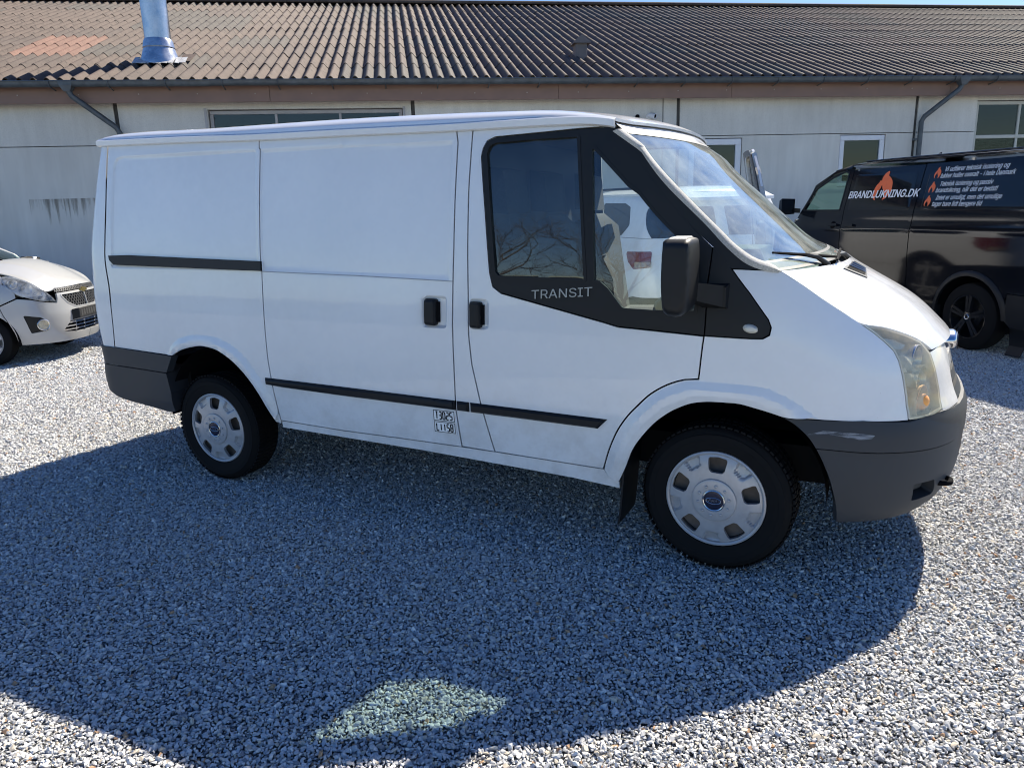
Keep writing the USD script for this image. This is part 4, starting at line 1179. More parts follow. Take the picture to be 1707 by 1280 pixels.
bq = np.array(T('badge'))
print_on('TRANSIT', bq[0, 0], bq[0, 1] - .004, .038, .006, BADGE, pd, 'name_badge', False, bq[3, 0] - bq[0, 0], slope=(bq[3, 1] - bq[0, 1]) / (bq[3, 0] - bq[0, 0]) * .6)
pq = np.array(T('plate'))
x0_, x1_ = pq[0, 0], min(pq[1, 0], seam_f[7][0] - .006); zt, zb_ = (pq[0, 1] + pq[1, 1]) / 2, (pq[2, 1] + pq[3, 1]) / 2
zm_ = (T('plate_mid')[0][1] + T('plate_mid')[1][1]) / 2
stk = obj('load_plate_sticker', patch(sbox(x0_, zb_, x1_, zt), .0015, .05, depth=.001), STICKER, slide)
for (b0, b1) in ((zm_ + .002, zt - .002), (zb_ + .002, zm_ - .002)):
    fr_ = sbox(x0_ + .003, b0, x1_ - .003, b1)
    obj('sticker_border', patch(fr_.difference(fr_.buffer(-.0035)), .0026, .05, depth=0), INK, stk)


def seven(chars, u0, z0, w, h, gap):
    """Segment figures as drawn on the load sticker."""
    seg = {'a': ((0, 1), (1, 1)), 'b': ((1, 1), (1, .5)), 'c': ((1, .5), (1, 0)), 'd': ((0, 0), (1, 0)), 'e': ((0, .5), (0, 0)), 'f': ((0, 1), (0, .5)), 'g': ((0, .5), (1, .5)), 't': ((.5, 1), (.5, 0)), 'i': ((.5, .95), (.5, .05))}
    dg = {'T': 'at', '3': 'abcdg', '0': 'abcdef', '2': 'abged', '5': 'afgcd', 'L': 'fed', '1': 'i', '8': 'abcdefg', 'S': 'afgcd'}
    out, x = [], u0
    for c in chars:
        for s in dg[c]:
            (xa, za), (xb, zb2) = seg[s]
            l = LineString([(x + xa * w + .1 * h * (za - .5) * 0, z0 + za * h), (x + xb * w, z0 + zb2 * h)])
            L0 = l.length
            out.append(LineString([l.interpolate(.003), l.interpolate(L0 - .003)]).buffer(.0032))
        x += w + gap
    return unary_union(out)


hh = (zt - zm_) * .62; cw = (x1_ - x0_ - .034) / 5 * .66; cg = (x1_ - x0_ - .034 - 5 * cw) / 4
obj('sticker_figures', [patch(seven('T3025', x0_ + .017, zm_ + (zt - zm_) * .2, cw, hh, cg), .003, .05, depth=0), patch(seven('L1158', x0_ + .017, zb_ + (zm_ - zb_) * .18, cw, hh, cg), .003, .05, depth=0)], INK, stk)
rp_ = np.array(T('repeater')); cu, cz = rp_.mean(0)
el = Point(0, 0).buffer(1, quad_segs=8)
el = shapely.affinity.translate(shapely.affinity.scale(el, (rp_[1, 0] - rp_[0, 0]) / 2, (rp_[2, 1] - rp_[3, 1]) / 2), cu, cz)
obj('side_repeater', pm(el, .014, .012, .012), plain('repeater_lens', (.52, .50, .44), .2, coat=.6, var=.1), van, True)

# --- door mirrors


def mirror(f_, hm=BLACKPLASTIC):
    c = np.array([2.828, -1.13, 1.282])
    outl = [(-.052, .134), (-.045, .141), (.040, .141), (.049, .134), (.054, .05), (.050, -.08), (.034, -.130), (.0, -.150), (-.030, -.148), (-.050, -.125), (-.058, .0)]
    loops = []
    for y, s in ((.085, .90), (.075, .96), (.05, 1.0), (-.04, 1.0), (-.075, .96), (-.092, .86), (-.098, .74)):
        loops.append([[c[0] + x * s, c[1] + y, c[2] + z * s] for x, z in curve(outl + outl[:1], 36)[:-1]])
    L = np.array(loops); m = grid_mesh(L.transpose(1, 0, 2), close_u=True, flip=False)
    capA, capB = hull(np.vstack([L[0], L[0].mean(0)[None] + [0, .004, 0]])), hull(np.vstack([L[-1], L[-1].mean(0)[None] - [0, .006, 0]]))
    hd_ = obj('door_mirror', f_(join([hull(np.vstack(loops))])), hm, van, 40)
    gl_ = np.array([[c[0] - .094, c[1] + y, c[2] + z] for y, z in ((-.09, -.12), (.09, -.13), (.09, .15), (-.09, .16))])
    arm = hull([[2.845 + dx, -1.06, 1.215 + dz] for dx in (-.03, .03) for dz in (-.035, .035)] + [[2.925 + dx, -.975, 1.185 + dz] for dx in (-.04, .045) for dz in (-.04, .045)])
    obj('mirror_arm', f_(arm), hm, hd_, 30)
    obj('arm_base', f_(hull([[2.925 + dx, -.955, 1.185 + dz] for dx in (-.06, .055) for dz in (-.05, .055)] + [[2.925 + dx, -.985, 1.185 + dz] for dx in (-.045, .045) for dz in (-.035, .042)])), hm, hd_, 30)
    cp = hull([[c[0] + x, c[1] + y, c[2] + .128 + zq] for x, y, zq in ((-.044, .07, .0), (.040, .07, .0), (.040, -.07, .0), (-.044, -.07, .0), (-.030, .05, .017), (.026, .05, .017), (.026, -.05, .016), (-.030, -.05, .016))])
    obj('mirror_cap', f_(cp), SEALSTRIP, hd_, 40)


mirror(lambda m: m)
mirror(flip_y, plain('sunlit_mirror_shell', (.20, .205, .21), .5, var=.1))  # far shell coloured grey for the sun on it; its near twin is black
# --- wheels


def wheel(loc, rz, detail, name='wheel', R=.318, cover=True):
    f = lambda m: xf(m, loc, rz=rz)
    prof = [(.185, -.17), (.20, -.185), (.235, -.195), (.285, -.190), (R - .012, -.172), (R - .003, -.155), (R, -.13), (R, -.04), (R - .003, -.018), (R - .012, -.002), (R - .03, .010), (.285, .016), (.262, .0175), (.258, .0145), (.235, .013), (.215, .006), (.205, -.012), (.200, -.03), (.185, -.03)]
    w = obj(name, f(lathe([(.202, -.012), (.206, -.006), (.203, -.002), (.197, -.006), (.188, -.03), (.165, -.045), (.10, -.045), (.04, -.04), (0, -.04)][::-1], 48)), STEEL, van, 35)
    obj('tyre', f(lathe(prof[::-1], 72)), RUBBER, w, 35)
    rings = []
    tr = []
    for k in range(72):
        a = 2 * math.pi * k / 72
        for (h0, h1, da) in ((-.150, -.105, .02), (-.095, -.060, 0), (-.050, -.004, .02)):
            q = xf(bx(R - .004, R + .0035, h0, h1, -.0095, .0095), (0, 0, 0))
            v = q.vertices.copy(); v[:, 1] = -v[:, 1]
            ca, sa = math.cos(a + da), math.sin(a + da)
            q = trimesh.Trimesh(np.stack([v[:, 0] * ca - v[:, 2] * sa, v[:, 1], v[:, 0] * sa + v[:, 2] * ca], 1), q.faces[:, ::-1], process=False)
            tr.append(q)
    tag(obj('tread_blocks', f(join(tr)), RUBBER, w), kind='stuff')
    if not cover:
        return w
    # wheel cover: dish with five windows and a raised hub
    RC_ = .208
    c = Point(0, 0).buffer(RC_ - .012, quad_segs=20)
    c = c.difference(Point(0, 0).buffer(.094, quad_segs=16))
    holes = []
    for k in range(5):
        a = 2 * math.pi * k / 5 + .27
        hp = [(.122, -.18), (.134, -.25), (.172, -.23), (.186, -.21), (.188, .0), (.186, .21), (.172, .23), (.134, .25), (.122, .18)]
        holes.append(rounded(Polygon([(r * math.cos(a + q), r * math.sin(a + q)) for r, q in hp]), .008))
    face = c.difference(unary_union(holes))

    def cov(u, z, off=0.0):
        u, z = np.asarray(u, float), np.asarray(z, float)
        r = np.hypot(u, z)
        h = -.012 + .030 * np.clip(1 - ((r - .09) / .12) ** 2, 0, 1) ** .6
        return np.stack([u, -(h + off), z], -1)

    def dimple(q):
        r = np.hypot(q[:, 0], q[:, 1]); a = np.arctan2(q[:, 1], q[:, 0])
        k = (a - .27) / (2 * math.pi / 5) - .5
        d = np.abs(k - np.round(k)) * 2 * math.pi / 5 * r
        return -.014 * ramp(r, .150, .156) * ramp(.036 - .30 * (.19 - r) - d, 0, .006) * ramp(.200 - r, 0, .010)
    cv = obj('wheel_cover', f(patch(face, dimple, .0075, depth=.016, surf=cov)), SILVERCOVER, w, 28)
    obj('cover_rim', f(lathe([(.194, -.010), (.197, .004), (.204, .009), (.210, .006), (.212, -.004), (.211, -.02)][::-1], 64)), SILVERCOVER, cv, 35)
    obj('hub_cap', f(lathe([(.046, .0255), (.050, .0285), (.084, .0275), (.092, .024), (.097, .013), (.097, .0)][::-1], 48)), SILVERCOVER, cv, 30)
    for k in range(10):
        a = 2 * math.pi * (k + .3) / 10
        obj('cover_stud', f(xf(trimesh.creation.icosphere(1, .0072), (.066 * math.cos(a), -.0275, .066 * math.sin(a)))), SILVERCOVER, cv, True)
    cb = obj('centre_badge', f(lathe([(0, .0275), (.030, .0275), (.040, .0265)][::-1], 32)), BADGEBLUE, cv, True)
    rg = lathe([(.041, .0285), (.044, .030), (.047, .0285)][::-1], 40)
    obj('badge_ring', f(rg), CHROME, cb, 40)
    ov = tube([[.031 * math.cos(q), -.029, .0135 * math.sin(q)] for q in np.linspace(0, 2 * math.pi, 28, endpoint=False)], .0014, 5, closed=True)
    t_ = meshkit.text_mesh('Ford', .0125, .0015)
    v = np.array(t_.vertices); v[:, 0] -= v[:, 0].mean(); v[:, 0] *= .95
    tx = trimesh.Trimesh(np.stack([v[:, 0] + .25 * v[:, 1], -.0278 - v[:, 2], v[:, 1] - .005], 1), t_.faces, process=False)
    obj('badge_script', f(join([ov, tx])), CHROME, cb)
    return w


wheel((.035, -.915, .325), 0, True)
wheel((2.945, -.915, .325), math.radians(-2.5), True)
for loc in ((.035, .915, .325), (2.945, .915, .325)):
    w_ = wheel(loc, math.pi, False, cover=False)

# --- wheel wells, floor, chassis


def well(cx, r, y0, y1):
    ang = np.linspace(.04, math.pi - .04, 28)
    return grid_mesh(np.array([[[cx + r * math.cos(a), y, .36 + r * math.sin(a)] for y in (y0, y1)] for a in ang]), flip=True)


for sg in (-1, 1):
    ya, yb = (-.935, -.45) if sg < 0 else (.45, .935)
    for cx, r in ((.15, .47), (2.93, .45)):
        obj('wheel_arch_liner', [well(cx, r, ya, yb), bx(cx - r, cx + r, (-.45 if sg < 0 else .43), (-.43 if sg < 0 else .45), .36, .8)], DARK, van)
obj('floor_pan', [bx(-.80, 3.45, -.66, .66, .36, .52), bx(.62, 2.45, -.80, .80, .40, .52), bx(-.78, -.34, -.88, .88, .46, .6), bx(3.38, 3.60, -.60, .60, .33, .62)], UNDER, van)
obj('axle', [tube([[.035, -.8, .32], [.035, .8, .32]], .05, 10), tube([[2.945, -.8, .33], [2.945, .8, .33]], .045, 10), bx(-.70, .6, -.58, -.48, .36, .45), bx(-.70, .6, .48, .58, .36, .45), bx(-.31, -.23, -.84, -.7, .47, .66), bx(-.34, -.20, -.80, -.66, .54, .60)], UNDER, van)
fl_ = thicken(grid_mesh(np.array([[[2.565 - .01 * q, y, z] for y in (-.955, -.72)] for q, z in enumerate((.52, .36, .22, .155))])), .008)
sides('mud_flap', fl_, BLACKPLASTIC, smooth=40)

# --- cabin
obj('bulkhead', [bx(1.70, 1.72, -.80, .80, .5, 1.92)], BULKHEAD, van)
obj('cargo_liner', bx(-.62, 1.69, -.80, .80, 1.90, 1.92), BULKHEAD, van)
obj('cab_floor', [bx(1.72, 2.42, -.86, .86, .52, .56), bx(2.42, 3.2, -.42, .42, .52, .56), bx(2.42, 3.4, -.86, .86, .83, .85)], UNDER, van)
obj('headlining', bx(1.73, 2.34, -.78, .78, 1.885, 1.895), plain('headlining_cloth', (.30, .30, .29), .95), van)


def seat(y0, y1, nm):
    b = hull([[2.02 + dx, y, .80 + dz] for y in (y0 + .02, y1 - .02) for dx, dz in ((-.12, -.02), (-.14, .10), (.40, .08), (.44, .12), (.46, .02), (.40, -.06))])
    s_ = obj(nm, b, SEATDARK, van, 40)
    bk = hull([[x, y, z] for y in (y0 + .03, y1 - .03) for x, z in ((1.88, .86), (2.04, .90), (1.96, 1.42), (1.84, 1.46), (1.78, 1.40))] + [[1.90, (y0 + y1) / 2 + q, 1.50] for q in (-.12, .12)])
    obj('seat_back', bk, SEATDARK, s_, 40)
    for q in ((y0 + y1) / 2,):
        hr = hull([[x, q + yy, z] for yy in (-.13, .13) for x, z in ((1.80, 1.53), (1.90, 1.52), (1.88, 1.72), (1.80, 1.74))])
        obj('head_rest', hr, SEATDARK, s_, 40)
    obj('seat_bolster', hull([[x, y, z] for y in (y0 + .0, y0 + .09) for x, z in ((1.98, .88), (2.10, .94), (2.09, 1.12), (2.02, 1.26), (1.94, 1.22))]), SEATCLOTH if y0 < -.6 else SEATDARK, s_, 40)  # near bolsters in paler cloth, standing for the sun on them
    obj('seat_bolster', hull([[x, y, z] for y in (y0 + .01, y0 + .09) for x, z in ((1.95, 1.235), (2.025, 1.275), (2.07, 1.36), (2.05, 1.44), (1.97, 1.40))]), SEATCLOTH if y0 < -.6 else SEATDARK, s_, 40)
    obj('seat_base', bx(1.92, 2.40, y0 + .06, y1 - .06, .56, .76), SEATDARK, s_)


seat(-.82, -.34, 'passenger_seat'); seat(-.33, .12, 'passenger_seat'); seat(.28, .80, 'driver_seat')
db = np.array([[[x, y, z - .03 * abs(y) ** 2] for x, z in ((2.60, .75), (2.62, 1.02), (2.66, 1.16), (2.74, 1.225), (2.90, 1.235), (3.08, 1.225), (3.22, 1.215))] for y in np.linspace(-.84, .84, 15)])
dsh = obj('dashboard', thicken(grid_mesh(db), .01), DASH, van, 40)
obj('dash_side', [hull([[x, y, z] for y in (sg * .835, sg * .845) for x, z in ((2.60, .86), (2.62, 1.0), (2.74, 1.2), (3.1, 1.2), (3.15, .86))]) for sg in (-1, 1)], DASH, dsh)
obj('dash_pad', [hull([[x, y, z] for y in (-.62, -.12) for x, z in ((2.78, 1.225), (3.0, 1.23), (2.97, 1.262), (2.82, 1.262))]), hull([[x, y, z] for y in (.22, .66) for x, z in ((2.70, 1.2), (2.95, 1.23), (2.92, 1.30), (2.74, 1.30))])], DASH, dsh, 40)
swc = np.array([2.52, .45, 1.13])
rim_ = [swc + np.array([-.09 * math.cos(q) * 1.0, .19 * math.sin(q), .17 * math.cos(q)]) for q in np.linspace(0, 2 * math.pi, 32, endpoint=False)]
sw = obj('steering_wheel', tube(rim_, .014, 8, closed=True), DASH, van, True)
obj('wheel_spokes', [hull([swc + [-.02, a, b] for a, b in ((-.07, .04), (.07, .04), (.05, -.06), (-.05, -.06))] + [swc + [.03, 0, 0]]), tube([swc + [0, -.18, .0], swc, swc + [0, .18, 0]], .012, 6), tube([swc, swc + [.25, 0, -.2]], .03, 8)], DASH, sw)

# --- wipers
for (a, b, c_) in (((3.30, -.47, 1.275), (3.215, -.60, 1.325), (3.11, -.78, 1.345)), ((3.36, .05, 1.265), (3.325, -.20, 1.30), (3.33, -.40, 1.29))):
    a, b, c_ = map(np.array, (a, b, c_))
    wa = obj('wiper', tube([a, (a + b) / 2 + [0, 0, .012], b], [.012, .010, .007], 8), BLACKPLASTIC, van, True)
    d_ = (c_ - b) / np.linalg.norm(c_ - b)
    obj('wiper_blade', [tube([b - d_ * .22 + [0, 0, .0], b, c_], [.006, .008, .005], 6)], DARK, wa)
# ------------------------------------------------------------------ shared car pieces (local: x forward, right flank at -y, base on the ground)
def disc(x, z, r, n=24):
    return Point(x, z).buffer(r, quad_segs=n // 4 + 4)


def both(name, S, P, off, mt, parent, h=.05, depth=.014, smooth=25, only=None, label=None, splits=()):
    m = patch(P, off, h, depth, surf=S, splits=splits)
    r = None
    if only != 'left':
        r = obj(name, m, mt, parent, smooth, label)
    if only != 'right':
        l = obj(name, flip_y(m), mt, parent, smooth, label)
        r = r or l
        return r, l
    return r, None


def coons(E, rear, front, crown, power=.8, dome=0.0, ns=25):
    """Bonnet sheet between the right edge E, its mirror image and the two cross curves."""
    nv = len(E); H = np.zeros((nv, ns, 3)); up = np.zeros((nv, ns)); M = np.array([1, -1, 1])
    for i, t in enumerate(np.linspace(0, 1, nv)):
        for j, k in enumerate(np.linspace(0, 1, ns)):
            c = (1 - k) * E[i] + k * E[i] * M + (1 - t) * rear[j] + t * front[j]
            c = c - ((1 - t) * (1 - k) * E[0] + (1 - t) * k * E[0] * M + t * (1 - k) * E[-1] + t * k * E[-1] * M)
            a = abs(2 * k - 1)
            H[i, j] = c
            up[i, j] = crown * math.sin(math.pi * t) ** power * (1 - a ** 3) + dome * float(ramp(np.array(1 - a), .20, .60)) * math.sin(math.pi * t) ** .7
    for _ in range(120):
        H[1:-1, 1:-1] = (H[:-2, 1:-1] + H[2:, 1:-1] + H[1:-1, :-2] + H[1:-1, 2:]) / 4
    return H + up[..., None] * np.array([.3, 0, 1])


def cross(p0, bulge_x, bulge_z, ns=25, power=2.0):
    s = np.linspace(-1, 1, ns)
    return np.stack([p0[0] + bulge_x * (1 - np.abs(s) ** power), abs(p0[1]) * s, p0[2] + bulge_z * (1 - np.abs(s) ** power)], 1)


def screen(E, bulges, ns=21):
    s = np.linspace(-1, 1, ns)
    return np.array([np.stack([e[0] + b * (1 - s * s), abs(e[1]) * s, np.full(ns, e[2])], 1) for e, b in zip(E, bulges)])


def car_wheel(root, x, y, z, R, rim, spokes, mt, side, w=.2, twin=True):
    """Tyre with a spoked alloy; side -1 faces -y."""
    f = lambda m: xf(m, (x, y, z), rz=0 if side < 0 else math.pi)
    prof = [(rim - .01, -w + .02), (rim + .01, -w), (R - .05, -w - .005), (R - .01, -w + .02), (R, -w + .05), (R, -.05), (R - .01, -.015), (R - .035, .004), (rim + .04, .010), (rim + .012, .008), (rim, -.01)]
    wl = obj('wheel', f(lathe([(rim + .004, -.002), (rim + .006, .006), (rim - .004, .004), (rim - .012, -.02), (rim - .02, -w + .03), (.05, -w + .04), (0, -w + .04)][::-1], 48)), mt, root, 35)
    obj('tyre', f(lathe(prof[::-1], 56)), RUBBER, wl, 35)
    for k in range(spokes):
        a = 2 * math.pi * k / spokes + .3
        for da in ((-.11, .11) if twin else (0,)):
            c, s = math.cos(a), math.sin(a); tx, tz = -s, c
            p0 = np.array([.045 * c, -.0, .045 * s]) + np.array([tx, 0, tz]) * da * .12
            p1 = np.array([(rim - .006) * math.cos(a + da), .004, (rim - .006) * math.sin(a + da)])
            q = []
            for p_, hw in ((p0, .014 if twin else .03), (p1, .016 if twin else .034)):
                for sg in (-1, 1):
                    for dy in (-.012, .022):
                        q.append(p_ + np.array([tx, 0, tz]) * hw * sg + [0, dy, 0])
            obj('spoke', f(hull(q)), mt, wl)
    hb = obj('hub', f(lathe([(0, .012), (.03, .012), (.055, .004), (.062, -.03), (.05, -.05)][::-1], 28)), mt, wl, 35)
    obj('hub_ring', f(lathe([(.018, .013), (.022, .016), (.027, .016), (.03, .012)][::-1], 24)), CHROME, hb, 40)
    return wl


def liner(root, x, r, y0, y1, z=.32, zb=.18):
    ang = np.linspace(-.2, math.pi + .2, 20)
    for sg in (-1, 1):
        m = grid_mesh(np.array([[[x + r * math.cos(a), sg * y, z + r * math.sin(a)] for y in (y0, y1)] for a in ang]))
        obj('wheel_arch_liner', [m, bx(x - r, x + r, min(sg * y0, sg * y0 + .02), max(sg * y0, sg * y0 + .02), zb, .72)], DARK, root)


# ------------------------------------------------------------------ black van, nose to the wall
bv = thing('black_van', 'black panel van with white lettering and orange flames, parked nose to the wall', 'van', (5.077, 5.438, 0), 2.261946710584651)
S = BVAN
bxf = lambda x, y, z: np.array([x, y, z])
arch0, arch1 = disc(.0, .34, .415), disc(2.95, .34, .415)
roofz = lambda u: np.interp(u, [-1.1, -.4, 1.6, 2.1, 2.4, 2.7, 3.0, 3.2, 3.35], [1.91, 1.925, 1.94, 1.935, 1.88, 1.745, 1.56, 1.42, 1.31])
belt = lambda u: np.interp(u, [-1.0, 2.0, 3.0, 3.3], [1.385, 1.385, 1.385, 1.30])
tops = [(u, float(roofz(u))) for u in np.linspace(-1.9, 2.1, 24)]
win_d = rounded(Polygon([(2.13, 1.405), (2.13, 1.85), (2.20, 1.875), (2.42, 1.81), (2.72, 1.665), (2.98, 1.50), (3.12, 1.42), (3.06, 1.405)]), .02)
door_p = Polygon([(2.05, .40), (2.05, 1.895), (2.12, 1.905), (2.44, 1.835), (2.75, 1.675), (3.02, 1.505), (3.16, 1.415), (3.20, 1.30), (3.10, .80), (2.62, .72), (2.52, .5), (2.50, .40)]).difference(arch1.buffer(.045))
slid_p = Polygon([(.88, .42), (.885, 1.885), (2.045, 1.885), (2.045, .42)])
rear_p = Polygon([(-1.9, .62), (-1.9, 1.89), (.878, 1.89), (.875, .42), (.40, .42), (-.40, .50), (-.44, .62)]).difference(arch0.buffer(.045))
wing_p = Polygon([(2.505, .42), (2.63, .72), (3.106, .80), (3.205, 1.30), (3.45, 1.22), (3.62, 1.13), (3.80, 1.04), (3.98, .985), (4.25, .93), (4.5, .80), (4.5, .60), (3.4, .60), (3.4, .42)]).difference(arch1.buffer(.045))
winS = rounded(Polygon([(.96, 1.405), (.965, 1.80), (1.97, 1.825), (1.98, 1.405)]), .03)
winR = rounded(Polygon([(-.86, 1.405), (-.84, 1.80), (.79, 1.80), (.79, 1.405)]), .03)


def crease(q):
    z = q[:, 1]
    return .006 * ramp(z, 1.16, 1.175) * ramp(1.245 - z, 0, .02) - .006 * ramp(z, .60, .68) * ramp(.86 - z, 0, .1)


panel = lambda P: P.buffer(-.003, join_style=2)
both('rear_panel', S, panel(rear_p), crease, BLACKPAINT, bv, .045)
both('sliding_door', S, panel(slid_p), crease, BLACKPAINT, bv, .045)
dr, dl = both('front_door', S, panel(door_p).difference(win_d), crease, BLACKPAINT, bv, .045)
both('front_wing', S, panel(wing_p), 0, BLACKPAINT, bv, .045)
both('inner_panel', S, unary_union([rear_p, slid_p, wing_p, door_p.difference(win_d.buffer(.01))]).buffer(.01).buffer(-.02), -.022, DARK, bv, .1, 0, False)
for d_ in (dr, dl):
    f_ = (lambda m: m) if d_ is dr else flip_y
    obj('side_window', f_(patch(win_d.buffer(.004), -.005, .06, .004, surf=S)), CARGLASS, d_, True)
    obj('window_seal', f_(patch(win_d.buffer(.012).difference(win_d.buffer(-.008)), .004, .06, .012, surf=S)), BLACKPLASTIC, d_, 25)
    hm_ = obj('door_handle', f_(patch(rounded(Polygon([(2.10, 1.205), (2.28, 1.205), (2.28, 1.235), (2.10, 1.24)]), .008), .035, .03, .02, surf=S)), BLACKPAINT, d_, 30)
    obj('handle_cup', f_(patch(disc(2.20, 1.222, .045), .008, .02, .004, surf=S)), DARK, hm_, True)
for k, w_ in ((0, winS), (1, winR)):
    both('blanked_window', S, w_, .002, PRIVACY, bv, .06, .004, True)
both('door_handle', S, rounded(Polygon([(1.80, 1.205), (1.98, 1.205), (1.98, 1.235), (1.80, 1.24)]), .008), .035, BLACKPAINT, bv, .03, .02, 30)
both('slide_rail', S, Polygon([(-.74, 1.205), (.86, 1.205), (.86, 1.230), (-.74, 1.230)]), .010, DARK, bv, .05, .02, 30)
both('lower_trim', S, Polygon([(.42, .30), (2.50, .30), (2.50, .415), (.42, .415)]), -.012, BLACKPLASTIC, bv, .05, .05, 30)
for c_, x_ in ((arch0, 0), (arch1, 2.95)):
    fl_ = c_.buffer(.052).difference(c_).intersection(sbox(x_ - .6, .36, x_ + .6, 1.2))
    both('arch_trim', S, fl_, lambda q, c_=c_: .022 * ramp(shapely.distance(c_.buffer(.052).exterior, shapely.points(q[:, 0], q[:, 1])), -.01, .03), BLACKPLASTIC, bv, .03, .03, 30)
both('rear_bumper', S, Polygon([(-.43, .36), (-.45, .615), (-1.95, .615), (-1.95, .30), (-.5, .30)]), .010, BLACKPLASTIC, bv, .05, .05, 30)
both('front_bumper', S, Polygon([(3.41, .30), (3.41, .595), (4.55, .595), (4.55, .26), (3.6, .26)]), .008, BLACKPLASTIC, bv, .05, .05, 30)
both('tail_light', S, Polygon([(-.98, 1.0), (-.98, 1.62), (-1.12, 1.62), (-1.12, 1.0)]), .006, REDLENS, bv, .05, .03, 30)
both('headlight', S, rounded(Polygon([(3.62, .86), (3.72, 1.03), (3.98, .96), (4.15, .88), (4.08, .78)]), .02), .006, LENS, bv, .05, .03, 30)
fp_ = patch(Polygon([(-.44, .05), (-.44, .42), (-.62, .42), (-.60, .05)]), -.03, .06, .012, surf=S)
obj('mud_flap', fp_, BLACKPLASTIC, bv, 25); obj('mud_flap', flip_y(fp_), BLACKPLASTIC, bv, 25)
# roof, screen, bonnet
us = np.concatenate([np.linspace(-.93, 2.1, 18), [2.2, 2.3, 2.4]])
rr = []
for u in us:
    z0 = float(roofz(u)); e = S(u, z0); yy = abs(e[1])
    zc = z0 + np.interp(u, [-.93, -.8, 1.6, 2.1, 2.3], [.02, .06, .065, .05, .035]); bl = np.interp(u, [1.5, 2.3], [0, .14])
    rr.append([[e[0] + bl * (1 - s * s), yy * s, z0 + (zc - z0) * (1 - abs(s) ** 3.2)] for s in np.linspace(-1, 1, 21)])
obj('van_roof', thicken(grid_mesh(np.array(rr), flip=True), .015), BLACKPAINT, bv, 40)
for sg in (-1, 1):
    obj('roof_rail', tube([[u, sg * (abs(S(u, float(roofz(u)))[1]) - .03), float(roofz(u)) + .035] for u in np.linspace(-.8, 1.9, 12)], .012, 6), BLACKPAINT, bv, True)
obj('roof_antenna', hull([[1.72, .03, 2.0], [1.72, -.03, 2.0], [1.60, .02, 2.0], [1.60, -.02, 2.0], [1.60, 0, 2.055], [1.64, 0, 2.045]]), BLACKPLASTIC, bv)
ez = np.linspace(1.875, 1.27, 12)
Eb = S(np.interp(ez, [1.27, 1.31, 1.42, 1.56, 1.745, 1.88], [3.40, 3.35, 3.2, 3.0, 2.7, 2.4]), ez)
obj('windscreen', thicken(grid_mesh(screen(Eb + [0, .03, 0], np.linspace(.14, .25, 12))), .005), CARGLASS, bv, True)
both('screen_pillar', S, Polygon([(2.10, 1.92), (2.12, 1.935), (2.41, 1.885), (2.74, 1.73), (3.04, 1.545), (3.24, 1.40), (3.36, 1.30), (3.205, 1.30), (3.165, 1.418), (3.025, 1.51), (2.755, 1.68), (2.445, 1.84), (2.12, 1.908)]), 0, BLACKPAINT, bv, .05, .05, 30)
Eh = S(np.array([3.28, 3.45, 3.62, 3.80, 3.98]), np.array([1.285, 1.22, 1.13, 1.04, .985]))
Eh = np.array([np.interp(np.linspace(0, 1, 16), np.linspace(0, 1, 5), Eh[:, k]) for k in range(3)]).T
obj('bonnet', grid_mesh(coons(Eh, cross(Eh[0], .22, .0), cross(Eh[-1], .10, -.0), .06)), BLACKPAINT, bv, 40)
obj('nose_grille', [bx(3.80, 3.86, -.6, .6, .62, .96, bev=.02)], BLACKPLASTIC, bv)
obj('tailgate', [bx(-.97, -.93, -.70, .70, .62, 1.9)], BLACKPAINT, bv)
obj('van_floor', [bx(-.95, 3.5, -.62, .62, .28, .42), bx(.45, 2.5, -.88, .88, .30, .42)], UNDER, bv)
obj('cab_bulkhead', bx(1.95, 1.98, -.84, .84, .4, 1.9), BULKHEAD, bv)
for y_ in (-.45, .45):
    st_ = obj('cab_seat', hull([[2.15 + dx, y_ + dy, z] for dy in (-.24, .24) for dx, z in ((0, .7), (0, .88), (.5, .9), (.5, .7))]), SEATDARK, bv, 40)
    obj('seat_back', hull([[x, y_ + dy, z] for dy in (-.22, .22) for x, z in ((2.08, .86), (2.22, .9), (2.12, 1.42), (2.02, 1.42))]), SEATDARK, st_, 40)
    obj('head_rest', hull([[x, y_ + dy, z] for dy in (-.12, .12) for x, z in ((2.04, 1.45), (2.13, 1.45), (2.12, 1.64), (2.04, 1.64))]), SEATDARK, st_, 40)
obj('dashboard', hull([[x, y, z] for y in (-.86, .86) for x, z in ((2.75, .7), (2.72, 1.1), (2.85, 1.26), (3.2, 1.28), (3.3, .8))]), DASH, bv, 40)
swb = np.array([2.58, .42, 1.20])
obj('steering_wheel', tube([swb + [-.08 * math.cos(q), .18 * math.sin(q), .17 * math.cos(q)] for q in np.linspace(0, 2 * math.pi, 28, endpoint=False)], .014, 8, closed=True), DARK, bv, True)
for sg in (-1, 1):
    mb = hull([[2.98 + dx, sg * (1.02 + dy), 1.44 + dz] for dx, dy, dz in ((0, 0, -.08), (.1, .02, -.07), (0, .2, -.09), (.09, .19, -.07), (0, 0, .12), (.1, .02, .10), (0, .2, .13), (.09, .18, .10))])
    mr = obj('door_mirror', mb, BLACKPAINT, bv, 40)
    obj('mirror_foot', hull([[2.98 + dx, sg * y, z] for dx in (0, .08) for y, z in ((.93, 1.37), (.93, 1.43), (1.06, 1.38), (1.06, 1.44))]), BLACKPLASTIC, mr)
    car_wheel(bv, .0, sg * .965, .342, .342, .215, 5, DARKALLOY, sg)
    car_wheel(bv, 2.95, sg * .965, .342, .342, .215, 5, DARKALLOY, sg)
liner(bv, 0, .46, .55, .955); liner(bv, 2.95, .46, .55, .955)
# lettering on the near (left) flank: reads towards the tail, so u falls along the line
Lf = lambda u, z, off=0.0: S(u, z, off) * [1, -1, 1]


